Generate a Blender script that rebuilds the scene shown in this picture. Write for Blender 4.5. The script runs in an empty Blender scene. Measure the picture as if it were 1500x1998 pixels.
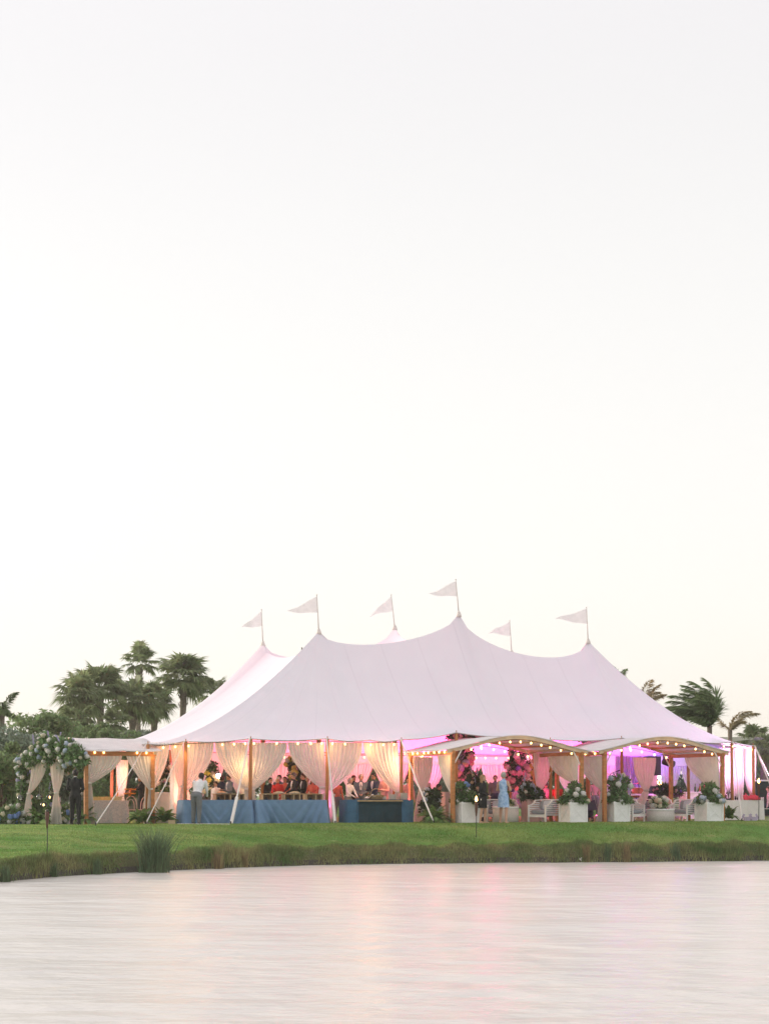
import bpy, bmesh, math, random
import numpy as np
from mathutils import Vector, Matrix

R = math.radians
random.seed(7)
np.random.seed(7)
scene = bpy.context.scene
COL = scene.collection

# ------------------------------------------------------------------ camera, sky, sun, exposure
F = 3600.0            # focal length in photograph pixels (photograph 1500 x 1998)
HY = 1550.0           # horizon row in the photograph
CAM_H = 1.0           # camera height above the tent lawn
cam = bpy.data.cameras.new('camera')
cam.sensor_fit = 'HORIZONTAL'
cam.sensor_width = 36.0
cam.lens = 36.0 * F / 1500.0
cam.shift_y = (HY - 999.0) / 1500.0
cam.clip_start = 0.5
cam.clip_end = 5000
cam_o = bpy.data.objects.new('camera', cam)
cam_o.location = (0, 0, CAM_H)
cam_o.rotation_euler = (R(90), 0, 0)
COL.objects.link(cam_o)
scene.camera = cam_o

SUN_EL, SUN_AZ = 9.0, -68.0      # low sun behind the tent, to the left (azimuth from +Y, negative = left)
world = bpy.data.worlds.new('World')
scene.world = world
world.use_nodes = True
wn, wl = world.node_tree.nodes, world.node_tree.links
wn.clear()
w_out = wn.new('ShaderNodeOutputWorld')
w_add = wn.new('ShaderNodeAddShader')
w_sky = wn.new('ShaderNodeTexSky')
w_sky.sky_type = 'NISHITA'
w_sky.sun_disc = False
w_sky.sun_elevation = R(SUN_EL)
w_sky.sun_rotation = R(SUN_AZ)
w_sky.dust_density = 4.0
w_sky.air_density = 0.6
w_hs = wn.new('ShaderNodeHueSaturation')
w_hs.inputs['Saturation'].default_value = 0.35
wl.new(w_sky.outputs[0], w_hs.inputs['Color'])
w_bg1 = wn.new('ShaderNodeBackground')
w_bg1.inputs['Strength'].default_value = 0.03
wl.new(w_hs.outputs[0], w_bg1.inputs['Color'])
# thin bright evening haze over the whole sky: cream at the horizon, faintly lavender overhead
w_tc = wn.new('ShaderNodeTexCoord')
w_sep = wn.new('ShaderNodeSeparateXYZ')
wl.new(w_tc.outputs['Generated'], w_sep.inputs[0])
w_rmp = wn.new('ShaderNodeValToRGB')
w_rmp.color_ramp.interpolation = 'B_SPLINE'
stops = [(0.0, (0.45, 0.41, 0.36)), (0.06, (0.43, 0.408, 0.372)), (0.14, (0.405, 0.395, 0.375)), (0.28, (0.385, 0.378, 0.368)),
         (0.42, (0.352, 0.342, 0.345)), (1.0, (0.46, 0.435, 0.45))]
cr = w_rmp.color_ramp
while len(cr.elements) < len(stops):
    cr.elements.new(0.5)
for e, (p, c) in zip(cr.elements, stops):
    e.position = p
    e.color = (*c, 1)
wl.new(w_sep.outputs['Z'], w_rmp.inputs[0])
w_bg2 = wn.new('ShaderNodeBackground')
w_bg2.inputs['Strength'].default_value = 1.0
wl.new(w_rmp.outputs[0], w_bg2.inputs['Color'])
wl.new(w_bg1.outputs[0], w_add.inputs[0])
wl.new(w_bg2.outputs[0], w_add.inputs[1])
wl.new(w_add.outputs[0], w_out.inputs['Surface'])

sun = bpy.data.lights.new('sun', 'SUN')
sun.energy = 1.4
sun.angle = R(24)
sun.color = (1.0, 0.82, 0.66)
sun_o = bpy.data.objects.new('sun', sun)
d_ = Vector((math.sin(R(SUN_AZ)) * math.cos(R(SUN_EL)), math.cos(R(SUN_AZ)) * math.cos(R(SUN_EL)), math.sin(R(SUN_EL))))
sun_o.rotation_euler = (-d_).to_track_quat('-Z', 'Y').to_euler()
sun_o.location = d_ * 200
COL.objects.link(sun_o)

vs = scene.view_settings
vs.view_transform = 'Standard'
vs.look = 'None'
vs.gamma = 1.0
vs.exposure = 1.15
vs.use_curve_mapping = False
scene.render.engine = 'CYCLES'
scene.cycles.use_denoising = True
scene.cycles.max_bounces = 8
scene.cycles.transparent_max_bounces = 16
scene.cycles.sample_clamp_indirect = 6.0
scene.cycles.caustics_reflective = False
scene.cycles.caustics_refractive = False

# ------------------------------------------------------------------ measuring: photograph column + depth -> place
def X(px, d):
    return (px - 750.0) / F * d
def Z(py, d):
    return CAM_H + (HY - py) * d / F
def W(px, d, z=0.0):
    return Vector((X(px, d), d, z))
ALPHA = math.atan(0.433)                      # the tent stands turned by this angle
U = Vector((math.cos(ALPHA), math.sin(ALPHA), 0))    # along the tent's long front, to the right
V = Vector((-math.sin(ALPHA), math.cos(ALPHA), 0))   # into the tent
def d_front(px):                              # depth of the tent's front eave line at a photograph column
    return 64.0 * 8427.0 / (9064.0 - px)
def d_awn(px):                                # depth of the timber awnings' front line
    return 62.6 * 8181.0 / (9064.0 - px)

# ------------------------------------------------------------------ materials
MATS = {}
def mat(name, col, rough=0.7, var=0.12, scale=6.0, transl=0.0, bump=0.0, bscale=40.0, emit=None, estr=0.0, island=0.0,
        metal=0.0, col2=None, spec=0.3, stretch=None):
    """Procedural material: noise-varied colour, optional thin-cloth/leaf translucency, fine relief, per-piece variation."""
    if name in MATS:
        return MATS[name]
    m = bpy.data.materials.new(name)
    m.use_nodes = True
    n, l = m.node_tree.nodes, m.node_tree.links
    n.clear()
    out = n.new('ShaderNodeOutputMaterial')
    bs = n.new('ShaderNodeBsdfPrincipled')
    tc = n.new('ShaderNodeTexCoord')
    mp = n.new('ShaderNodeMapping')
    if stretch:
        mp.inputs['Scale'].default_value = stretch
    l.new(tc.outputs['Object'], mp.inputs['Vector'])
    nz = n.new('ShaderNodeTexNoise')
    nz.inputs['Scale'].default_value = scale
    nz.inputs['Detail'].default_value = 5
    l.new(mp.outputs[0], nz.inputs['Vector'])
    mx = n.new('ShaderNodeMix')
    mx.data_type = 'RGBA'
    c1 = [max(0, c * (1 - var)) for c in col]
    c2 = col2 if col2 else [min(1, c * (1 + var)) for c in col]
    mx.inputs['A'].default_value = (*c1, 1)
    mx.inputs['B'].default_value = (*c2, 1)
    rp = n.new('ShaderNodeMapRange')
    rp.inputs['From Min'].default_value = 0.3
    rp.inputs['From Max'].default_value = 0.7
    l.new(nz.outputs['Fac'], rp.inputs['Value'])
    l.new(rp.outputs[0], mx.inputs['Factor'])
    colr = mx.outputs['Result']
    if island > 0:
        ge = n.new('ShaderNodeNewGeometry')
        mr = n.new('ShaderNodeMapRange')
        mr.inputs['To Min'].default_value = 1 - island
        mr.inputs['To Max'].default_value = 1 + island
        l.new(ge.outputs['Random Per Island'], mr.inputs['Value'])
        hs = n.new('ShaderNodeHueSaturation')
        l.new(colr, hs.inputs['Color'])
        l.new(mr.outputs[0], hs.inputs['Value'])
        mr2 = n.new('ShaderNodeMapRange')
        mr2.inputs['To Min'].default_value = 0.5 - island * 0.06
        mr2.inputs['To Max'].default_value = 0.5 + island * 0.06
        l.new(ge.outputs['Random Per Island'], mr2.inputs['Value'])
        l.new(mr2.outputs[0], hs.inputs['Hue'])
        colr = hs.outputs['Color']
    l.new(colr, bs.inputs['Base Color'])
    bs.inputs['Roughness'].default_value = rough
    bs.inputs['Metallic'].default_value = metal
    bs.inputs['Specular IOR Level'].default_value = spec
    if bump > 0:
        nb = n.new('ShaderNodeTexNoise')
        nb.inputs['Scale'].default_value = bscale
        nb.inputs['Detail'].default_value = 4
        l.new(mp.outputs[0], nb.inputs['Vector'])
        bp = n.new('ShaderNodeBump')
        bp.inputs['Strength'].default_value = bump
        bp.inputs['Distance'].default_value = 0.05
        l.new(nb.outputs['Fac'], bp.inputs['Height'])
        l.new(bp.outputs[0], bs.inputs['Normal'])
    if emit:
        bs.inputs['Emission Color'].default_value = (*emit, 1)
        bs.inputs['Emission Strength'].default_value = estr
    sh = bs.outputs[0]
    if transl > 0:
        tr = n.new('ShaderNodeBsdfTranslucent')
        l.new(colr, tr.inputs['Color'])
        ms = n.new('ShaderNodeMixShader')
        ms.inputs[0].default_value = transl
        l.new(sh, ms.inputs[1])
        l.new(tr.outputs[0], ms.inputs[2])
        sh = ms.outputs[0]
    l.new(sh, out.inputs['Surface'])
    MATS[name] = m
    return m

# ------------------------------------------------------------------ mesh helpers
class MB:
    """Collects shapes; build() links them as ONE mesh object."""
    def __init__(s):
        s.v, s.f, s.mi, s.uv = [], [], [], None
    def add(s, vs, fs, mi=0):
        o = len(s.v)
        s.v.extend([tuple(p) for p in vs])
        s.f.extend([tuple(i + o for i in f) for f in fs])
        s.mi.extend([mi] * len(fs))
        return s
    def box(s, c, size, rz=0.0, mi=0, M=None):
        hx, hy, hz = size[0] / 2, size[1] / 2, size[2] / 2
        vs = [Vector((x, y, z)) for x in (-hx, hx) for y in (-hy, hy) for z in (-hz, hz)]
        m = M if M else Matrix.Rotation(rz, 3, 'Z')
        c = Vector(c)
        vs = [m @ p + c for p in vs]
        s.add(vs, [(0, 1, 3, 2), (4, 6, 7, 5), (0, 4, 5, 1), (2, 3, 7, 6), (0, 2, 6, 4), (1, 5, 7, 3)], mi)
        return s
    def bar(s, a, b, w, h, up=(0, 0, 1), mi=0):
        """square bar from a to b, width w, height h"""
        a, b = Vector(a), Vector(b)
        t = (b - a)
        L = t.length
        t.normalize()
        up = Vector(up)
        if abs(t.dot(up)) > 0.98:
            up = Vector((0, 1, 0))
        x = t.cross(up).normalized()
        y = x.cross(t).normalized()
        M = Matrix((x, t, y)).transposed()
        return s.box((a + b) / 2, (w, L, h), M=M, mi=mi)
    def tube(s, pts, rad, n=8, mi=0, cap=True, sx=1.0):
        pts = [Vector(p) for p in pts]
        if not hasattr(rad, '__len__'):
            rad = [rad] * len(pts)
        vs, fs = [], []
        ref = Vector((0.31, 0.17, 0.93)).normalized()
        for i, p in enumerate(pts):
            t = (pts[min(i + 1, len(pts) - 1)] - pts[max(i - 1, 0)]).normalized()
            if abs(t.dot(ref)) > 0.95:
                ref = Vector((1, 0, 0))
            a = t.cross(ref).normalized()
            b = t.cross(a).normalized()
            for k in range(n):
                an = 2 * math.pi * k / n
                vs.append(p + (a * math.cos(an) * sx + b * math.sin(an)) * rad[i])
        for i in range(len(pts) - 1):
            for k in range(n):
                k2 = (k + 1) % n
                fs.append((i * n + k, i * n + k2, (i + 1) * n + k2, (i + 1) * n + k))
        if cap:
            fs.append(tuple(range(n))[::-1])
            fs.append(tuple((len(pts) - 1) * n + k for k in range(n)))
        return s.add(vs, fs, mi)
    def lathe(s, prof, n=24, c=(0, 0, 0), mi=0, wob=None):
        vs, fs = [], []
        for (r, z) in prof:
            for k in range(n):
                an = 2 * math.pi * k / n
                rr = r * (1 + (wob(an, z) if wob else 0))
                vs.append((c[0] + rr * math.cos(an), c[1] + rr * math.sin(an), c[2] + z))
        for i in range(len(prof) - 1):
            for k in range(n):
                k2 = (k + 1) % n
                fs.append((i * n + k, i * n + k2, (i + 1) * n + k2, (i + 1) * n + k))
        fs.append(tuple(range(n))[::-1])
        fs.append(tuple((len(prof) - 1) * n + k for k in range(n)))
        return s.add(vs, fs, mi)
    def ell(s, c, r, nu=14, nv=9, mi=0, M=None):
        vs, fs = [], []
        c = Vector(c)
        for j in range(1, nv):
            th = math.pi * j / nv
            for k in range(nu):
                an = 2 * math.pi * k / nu
                p = Vector((r[0] * math.sin(th) * math.cos(an), r[1] * math.sin(th) * math.sin(an), r[2] * math.cos(th)))
                vs.append(c + (M @ p if M else p))
        t = Vector((0, 0, r[2]))
        vs.append(c + (M @ t if M else t))
        vs.append(c - (M @ t if M else t))
        for j in range(nv - 2):
            for k in range(nu):
                k2 = (k + 1) % nu
                fs.append((j * nu + k, (j + 1) * nu + k, (j + 1) * nu + k2, j * nu + k2))
        T, B = len(vs) - 2, len(vs) - 1
        for k in range(nu):
            k2 = (k + 1) % nu
            fs.append((T, k, k2))
            fs.append((B, (nv - 2) * nu + k2, (nv - 2) * nu + k))
        return s.add(vs, fs, mi)
    def grid(s, rows, mi=0, closed=False):
        n = len(rows[0])
        vs = [p for r in rows for p in r]
        fs = []
        for i in range(len(rows) - 1):
            for k in range(n if closed else n - 1):
                k2 = (k + 1) % n
                fs.append((i * n + k, i * n + k2, (i + 1) * n + k2, (i + 1) * n + k))
        return s.add(vs, fs, mi)
    def mesh(s, name, mats, smooth=False):
        me = bpy.data.meshes.new(name)
        me.from_pydata(s.v, [], s.f)
        for m in (mats if isinstance(mats, (list, tuple)) else [mats]):
            me.materials.append(m)
        if isinstance(mats, (list, tuple)) and len(mats) > 1:
            me.polygons.foreach_set('material_index', s.mi)
        if smooth:
            me.polygons.foreach_set('use_smooth', [True] * len(me.polygons))
        me.update()
        return me
    def build(s, name, mats, parent=None, smooth=False, local=False, origin=None):
        """Vertices are in world space unless local=True; the object's origin goes to the base of the shape
        (or, for a part, to its parent's origin)."""
        if not local:
            if parent is not None:
                o = parent_loc(parent)
            elif origin is not None:
                o = Vector(origin)
            else:
                a = np.array(s.v)
                o = Vector(((a[:, 0].min() + a[:, 0].max()) / 2, (a[:, 1].min() + a[:, 1].max()) / 2, a[:, 2].min()))
            s.v = [(p[0] - o[0], p[1] - o[1], p[2] - o[2]) for p in s.v]
        ob = bpy.data.objects.new(name, s.mesh(name, mats, smooth))
        COL.objects.link(ob)
        if parent is not None:
            ob.parent = parent
        elif not local:
            ob.location = o
        return ob

def parent_loc(p):
    o = Vector(p.location)
    while p.parent:
        p = p.parent
        o += Vector(p.location)
    return o

def tag(o, label=None, cat=None, group=None, kind=None):
    if label: o['label'] = label
    if cat: o['category'] = cat
    if group: o['group'] = group
    if kind: o['kind'] = kind
    return o

def thing(name, loc, label, cat, group=None, rz=0.0):
    o = bpy.data.objects.new(name, None)
    o.empty_display_size = 0.3
    o.location = loc
    o.rotation_euler = (0, 0, rz)
    COL.objects.link(o)
    return tag(o, label, cat, group)

def part(name, me, parent, loc=(0, 0, 0), rot=(0, 0, 0), sc=(1, 1, 1)):
    o = bpy.data.objects.new(name, me)
    o.location = loc
    o.rotation_euler = rot
    o.scale = sc
    o.parent = parent
    COL.objects.link(o)
    return o

def copy_thing(root, loc, rz=None, label=None, sc=None):
    def rec(o, p):
        c = o.copy()
        COL.objects.link(c)
        c.parent = p
        for ch in o.children:
            rec(ch, c)
        return c
    r = rec(root, None)
    r.location = loc
    if rz is not None: r.rotation_euler = (0, 0, rz)
    if sc is not None: r.scale = sc if hasattr(sc, '__len__') else (sc, sc, sc)
    if label: r['label'] = label
    return r

def lerp(a, b, t):
    return a + (b - a) * t
def smooth01(t):
    t = max(0.0, min(1.0, t))
    return t * t * (3 - 2 * t)
# ------------------------------------------------------------------ the setting: lawn with its bank, the pond
WATER_Z = -1.18
_sh = []
for px, py in [(0, 1722), (100, 1712), (250, 1703), (340, 1699), (500, 1692), (700, 1687), (1000, 1684), (1200, 1683), (1500, 1680)]:
    dd = F * (CAM_H - WATER_Z) / (py - HY)
    _sh.append((X(px, dd), dd))
_sh = [(-60, 20), (-30, 34), (-16, 42.6)] + _sh + [(20, 62), (40, 64.5), (80, 66), (200, 70)]
_shx, _shy = zip(*_sh)
def shore(x):
    return float(np.interp(x, _shx, _shy)) + 0.10 * math.sin(x * 2.1) + 0.06 * math.sin(x * 5.3 + 1)
_pt = [-3, -0.3, 0.0, 0.12, 0.3, 0.55, 0.85, 1.2]
_pz = [-1.9, -1.34, -1.2, -1.02, -0.86, -0.74, -0.66, -0.62]
def gz(x, y):
    """height of the lawn"""
    t = y - shore(x)
    if t <= 1.2:
        z = float(np.interp(t, _pt, _pz))
        return z + 0.04 * math.sin(x * 3.3) * smooth01((t - 0.1) * 2)
    yf = 58.8 + 0.22 * (x + 10)
    y0 = shore(x) + 1.2
    k = smooth01((y - y0) / max(0.5, yf - y0))
    k = 0.55 * k + 0.45 * max(0, min(1, (y - y0) / max(0.5, yf - y0)))
    return lerp(-0.62 + 0.04 * math.sin(x * 3.3), 0.0, k) * (1.0 if k < 1 else 0.0)

def turf_material():
    """mown turf: green with drier yellow patches, mowing streaks and fine blade mottling"""
    m = bpy.data.materials.new('lawn_turf'); m.use_nodes = True
    n, l = m.node_tree.nodes, m.node_tree.links
    bs = n['Principled BSDF']; bs.inputs['Roughness'].default_value = 0.9; bs.inputs['Specular IOR Level'].default_value = 0.1
    tc = n.new('ShaderNodeTexCoord')
    def noise(sc, scale, det, lo, hi):
        mp = n.new('ShaderNodeMapping'); mp.inputs['Scale'].default_value = sc
        l.new(tc.outputs['Object'], mp.inputs['Vector'])
        z = n.new('ShaderNodeTexNoise'); z.inputs['Scale'].default_value = scale; z.inputs['Detail'].default_value = det
        l.new(mp.outputs[0], z.inputs['Vector'])
        r = n.new('ShaderNodeMapRange'); r.inputs['From Min'].default_value = lo; r.inputs['From Max'].default_value = hi
        l.new(z.outputs['Fac'], r.inputs['Value'])
        return r.outputs[0]
    def mix(f, a, b, blend='MIX'):
        x = n.new('ShaderNodeMix'); x.data_type = 'RGBA'; x.blend_type = blend
        l.new(f, x.inputs['Factor'])
        for s, k in ((a, 'A'), (b, 'B')):
            if isinstance(s, tuple): x.inputs[k].default_value = (*s, 1)
            else: l.new(s, x.inputs[k])
        return x.outputs['Result']
    c = mix(noise((1, 1, 1), 9.0, 6, 0.3, 0.7), (0.085, 0.205, 0.038), (0.155, 0.285, 0.066))
    c = mix(noise((0.25, 0.8, 1), 1.0, 4, 0.45, 0.75), c, (0.27, 0.29, 0.10))
    c = mix(noise((0.15, 2.6, 1), 1.0, 3, 0.52, 0.72), c, (0.055, 0.15, 0.03))
    c = mix(noise((0.5, 1.2, 1), 1.3, 5, 0.62, 0.80), c, (0.36, 0.29, 0.15))
    l.new(c, bs.inputs['Base Color'])
    z = n.new('ShaderNodeTexNoise'); z.inputs['Scale'].default_value = 30; z.inputs['Detail'].default_value = 5
    l.new(tc.outputs['Object'], z.inputs['Vector'])
    bp = n.new('ShaderNodeBump'); bp.inputs['Strength'].default_value = 0.5; bp.inputs['Distance'].default_value = 0.05
    l.new(z.outputs['Fac'], bp.inputs['Height']); l.new(bp.outputs[0], bs.inputs['Normal'])
    return m
m_lawn = turf_material()
m_bank = mat('bank_soil', (0.09, 0.12, 0.045), 0.95, 0.3, 3.0, bump=0.8, bscale=30, col2=(0.16, 0.135, 0.07))
xs = sorted(set([-400, -250, -160, -110, -80, -60, -45, -35, -28] + [round(-22 + 0.4 * i, 2) for i in range(int(48 / 0.4))] + [28, 35, 45, 60, 85, 120, 180, 260, 400]))
offs = [-3, -0.3, 0.0, 0.12, 0.3, 0.55, 0.85, 1.2]
rows = []
for o in offs:
    rows.append([Vector((x, shore(x) + o, gz(x, shore(x) + o))) for x in xs])
def lump(x, y):
    """soft uneven ground, fading out where the tent stands"""
    f = max(0.0, min(1.0, (60.5 + 0.30 * x - y) / 1.5))
    return f * (0.016 * math.sin(x * 1.3 + 2.2 * math.sin(y * 0.9)) * math.sin(y * 3.1 + x * 0.4) + 0.014 * math.sin(x * 3.7 + y * 1.3) * math.sin(y * 5.3 + 1.2 * math.sin(x * 0.8)) + 0.008 * math.sin(x * 7.9 + y * 4.0))
NL = 64
for k in range(1, NL + 1):
    row = []
    for x in xs:
        y0 = shore(x) + 1.2
        y = lerp(y0, 70.0 + 0.25 * x * (abs(x) < 40), k / NL)
        y = max(y, y0 + 0.015 * k)
        row.append(Vector((x, y, gz(x, y) + lump(x, y))))
    rows.append(row)
for yy in (110, 200, 450, 900):
    rows.append([Vector((x * (1 + yy / 600), yy, 0.0)) for x in xs])
g = MB()
g.grid(rows)
g.mi = [2 if (i // (len(xs) - 1)) < 3 else 1 if (i // (len(xs) - 1)) < 6 else 0 for i in range(len(g.f))]
lawn = g.build('lawn', [m_lawn, m_bank, mat('wet_mud', (0.045, 0.04, 0.028), 0.5, 0.3, 3.0, bump=0.6, bscale=20)], smooth=True, origin=(0, 0, 0))
tag(lawn, 'mown green lawn sloping to a grassy pond bank', 'lawn', kind='structure')

# pond
def water_material():
    m = bpy.data.materials.new('pond_water')
    m.use_nodes = True
    n, l = m.node_tree.nodes, m.node_tree.links
    bs = n['Principled BSDF']
    bs.inputs['Base Color'].default_value = (0.64, 0.60, 0.55, 1)
    bs.inputs['Roughness'].default_value = 0.27
    bs.inputs['IOR'].default_value = 2.0
    bs.inputs['Specular IOR Level'].default_value = 0.8
    tc = n.new('ShaderNodeTexCoord')
    prev = None
    for sc, det, st, dist in (((0.22, 0.30, 1), 3, 0.5, 0.7), ((0.9, 1.2, 1), 4, 0.55, 0.13), ((3.2, 5.0, 1), 4, 0.75, 0.05)):
        mp = n.new('ShaderNodeMapping')
        mp.inputs['Scale'].default_value = sc
        mp.inputs['Rotation'].default_value = (0, 0, 0.12)
        l.new(tc.outputs['Object'], mp.inputs['Vector'])
        nz = n.new('ShaderNodeTexNoise')
        nz.inputs['Scale'].default_value = 1.0
        nz.inputs['Detail'].default_value = det
        l.new(mp.outputs[0], nz.inputs['Vector'])
        bp = n.new('ShaderNodeBump')
        bp.inputs['Strength'].default_value = st
        bp.inputs['Distance'].default_value = dist
        l.new(nz.outputs['Fac'], bp.inputs['Height'])
        if prev:
            l.new(prev.outputs[0], bp.inputs['Normal'])
        prev = bp
    l.new(prev.outputs[0], bs.inputs['Normal'])
    return m
g = MB()
g.grid([[Vector((x, y, 0)) for x in (-400, -100, -30, 0, 30, 100, 400)] for y in (-120, -20, 20, 40, 62, 75)])
pond = g.build('pond_water', water_material(), local=True)
pond.location = (0, 0, WATER_Z)
tag(pond, 'pale rippled pond water', 'water', kind='structure')
# ------------------------------------------------------------------ the sailcloth tent
def sail_material():
    m = bpy.data.materials.new('sailcloth')
    m.use_nodes = True
    n, l = m.node_tree.nodes, m.node_tree.links
    n.clear()
    out = n.new('ShaderNodeOutputMaterial')
    df = n.new('ShaderNodeBsdfPrincipled')
    df.inputs['Roughness'].default_value = 0.75
    df.inputs['Specular IOR Level'].default_value = 0.15
    tr = n.new('ShaderNodeBsdfTranslucent')
    uv = n.new('ShaderNodeUVMap')
    sp = n.new('ShaderNodeSeparateXYZ')
    l.new(uv.outputs[0], sp.inputs[0])
    fr = n.new('ShaderNodeMath'); fr.operation = 'FRACT'
    l.new(sp.outputs[0], fr.inputs[0])
    pg = n.new('ShaderNodeMath'); pg.operation = 'PINGPONG'; pg.inputs[1].default_value = 0.5
    l.new(fr.outputs[0], pg.inputs[0])
    lt = n.new('ShaderNodeMath'); lt.operation = 'LESS_THAN'; lt.inputs[1].default_value = 0.016
    l.new(pg.outputs[0], lt.inputs[0])
    tc = n.new('ShaderNodeTexCoord')
    nz = n.new('ShaderNodeTexNoise'); nz.inputs['Scale'].default_value = 1.2; nz.inputs['Detail'].default_value = 8
    l.new(tc.outputs['Object'], nz.inputs['Vector'])
    mx = n.new('ShaderNodeMix'); mx.data_type = 'RGBA'
    mx.inputs['A'].default_value = (0.765, 0.74, 0.80, 1)
    mx.inputs['B'].default_value = (0.83, 0.805, 0.86, 1)
    l.new(nz.outputs['Fac'], mx.inputs['Factor'])
    mu = n.new('ShaderNodeMix'); mu.data_type = 'RGBA'; mu.blend_type = 'MULTIPLY'
    mu.inputs['B'].default_value = (0.95, 0.945, 0.95, 1)
    l.new(lt.outputs[0], mu.inputs['Factor'])
    l.new(mx.outputs['Result'], mu.inputs['A'])
    l.new(mu.outputs['Result'], df.inputs['Base Color'])
    l.new(mu.outputs['Result'], tr.inputs['Color'])
    wm = n.new('ShaderNodeMapping'); wm.inputs['Scale'].default_value = (2.2, 1.1, 1)
    l.new(uv.outputs[0], wm.inputs['Vector'])
    wz = n.new('ShaderNodeTexNoise'); wz.inputs['Scale'].default_value = 1.0; wz.inputs['Detail'].default_value = 3
    l.new(wm.outputs[0], wz.inputs['Vector'])
    wb_ = n.new('ShaderNodeBump'); wb_.inputs['Strength'].default_value = 0.30; wb_.inputs['Distance'].default_value = 0.12
    l.new(wz.outputs['Fac'], wb_.inputs['Height'])
    nb = n.new('ShaderNodeTexNoise'); nb.inputs['Scale'].default_value = 60
    l.new(tc.outputs['Object'], nb.inputs['Vector'])
    bp = n.new('ShaderNodeBump'); bp.inputs['Strength'].default_value = 0.15; bp.inputs['Distance'].default_value = 0.02
    l.new(nb.outputs['Fac'], bp.inputs['Height'])
    l.new(wb_.outputs[0], bp.inputs['Normal'])
    l.new(bp.outputs[0], df.inputs['Normal'])
    ms = n.new('ShaderNodeMixShader'); ms.inputs[0].default_value = 0.09
    l.new(df.outputs[0], ms.inputs[1]); l.new(tr.outputs[0], ms.inputs[2])
    l.new(ms.outputs[0], out.inputs['Surface'])
    return m
m_sail = sail_material()
m_wood = mat('cedar_post', (0.44, 0.19, 0.065), 0.55, 0.28, 3.0, bump=0.2, bscale=12, stretch=(6, 6, 0.6))
m_rope = mat('white_webbing', (0.76, 0.73, 0.69), 0.8, 0.1, 20)
m_dark = mat('dark_metal', (0.025, 0.025, 0.028), 0.45, 0.2, 10)
m_edge = mat('eave_rope', (0.42, 0.38, 0.36), 0.8, 0.2, 8)

# peaks: photograph position, depth
PK = {}
for nm, px, py, d in (('A', 622, 1232, 69.0), ('B', 895, 1198, 71.0), ('C', 1147, 1251, 73.2),
                      ('C2', 998, 1273, 79.2), ('B2', 770, 1224, 77.0), ('A2', 513, 1256, 74.7)):
    PK[nm] = W(px, d, Z(py, d))
LOOP = ['A', 'B', 'C', 'C2', 'B2', 'A2']
SAG = {0: 0.78, 1: 1.06, 2: 0.85, 3: 1.0, 4: 0.9, 5: 0.75}
def ridge(q):
    q = q % 6
    i = int(q)
    t = q - i
    a, b = PK[LOOP[i]], PK[LOOP[(i + 1) % 6]]
    p = a.lerp(b, t)
    p.z -= SAG[i] * (4 * t * (1 - t)) ** 0.55
    return p
# eave corners: (photograph column, row or None, depth or None, ridge parameter, has pole)
EAVE = [(286, 1451, None, 0, 1), (360, 1446, None, 0, 1), (487, 1441, None, 0, 1), (637, 1441, None, 0, 1), (721, 1444, None, 0.0, 0),
        (782, 1443, None, 0.22, 1), (890, 1429, None, 0.60, 1), (1002, 1436, None, 1.0, 0), (1075, 1443, None, 1.27, 1), (1215, 1440, None, 1.81, 1),
        (1264, 1441, None, 2.0, 0), (1345, 1445, None, 2.0, 1), (1430, 1448, None, 2.0, 1), (1472, 1455, 71.2, 2.0, 1), (1466, 1461, 77.0, 2.35, 1),
        (1400, 1472, 87.0, 3.0, 1), (1300, None, 86.4, 3.0, 1), (1180, None, 85.2, 3.15, 1), (1040, None, 84.0, 3.5, 1), (900, None, 82.8, 3.9, 1),
        (760, None, 81.6, 4.3, 1), (620, None, 80.4, 4.75, 1), (470, None, 79.2, 5.0, 1), (330, None, 77.6, 5.0, 1), (216, 1450, 66.5, 5.0, 1)]
eave = []
for px, py, d, q, pole in EAVE:
    d = d if d else d_front(px)
    z = Z(py, d) if py else 2.85
    eave.append((W(px, d, z), q, pole))
tent_base = sum((e[0] for e in eave), Vector()) / len(eave)
tent_base.z = 0
tent = thing('sailcloth_tent', tent_base, 'huge white sailcloth wedding tent with six peaks above the lawn', 'tent')

per, seg_len = [], 0.0
for i in range(len(eave)):
    a, qa, _ = eave[i]
    b, qb, _ = eave[(i + 1) % len(eave)]
    if i == len(eave) - 1:
        qb = 6.0
    n = max(4, int((b - a).length / 0.33))
    for k in range(n):
        t = k / n
        p = a.lerp(b, t)
        p.z -= 0.07 * math.sin(math.pi * t)
        per.append((p, lerp(qa, qb, t), seg_len + (b - a).length * t))
    seg_len += (b - a).length
NT = 30
rows, uvs = [], []
for j in range(NT + 1):
    t = j / NT
    row = []
    for p, q, s in per:
        r = ridge(q)
        x, y = lerp(p.x, r.x, t), lerp(p.y, r.y, t)
        z = p.z + (r.z - p.z) * (t ** 1.62)
        row.append(Vector((x, y, z)))
    rows.append(row)
g = MB()
g.grid(rows, closed=True)
n_skirt = len(g.f)
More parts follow.
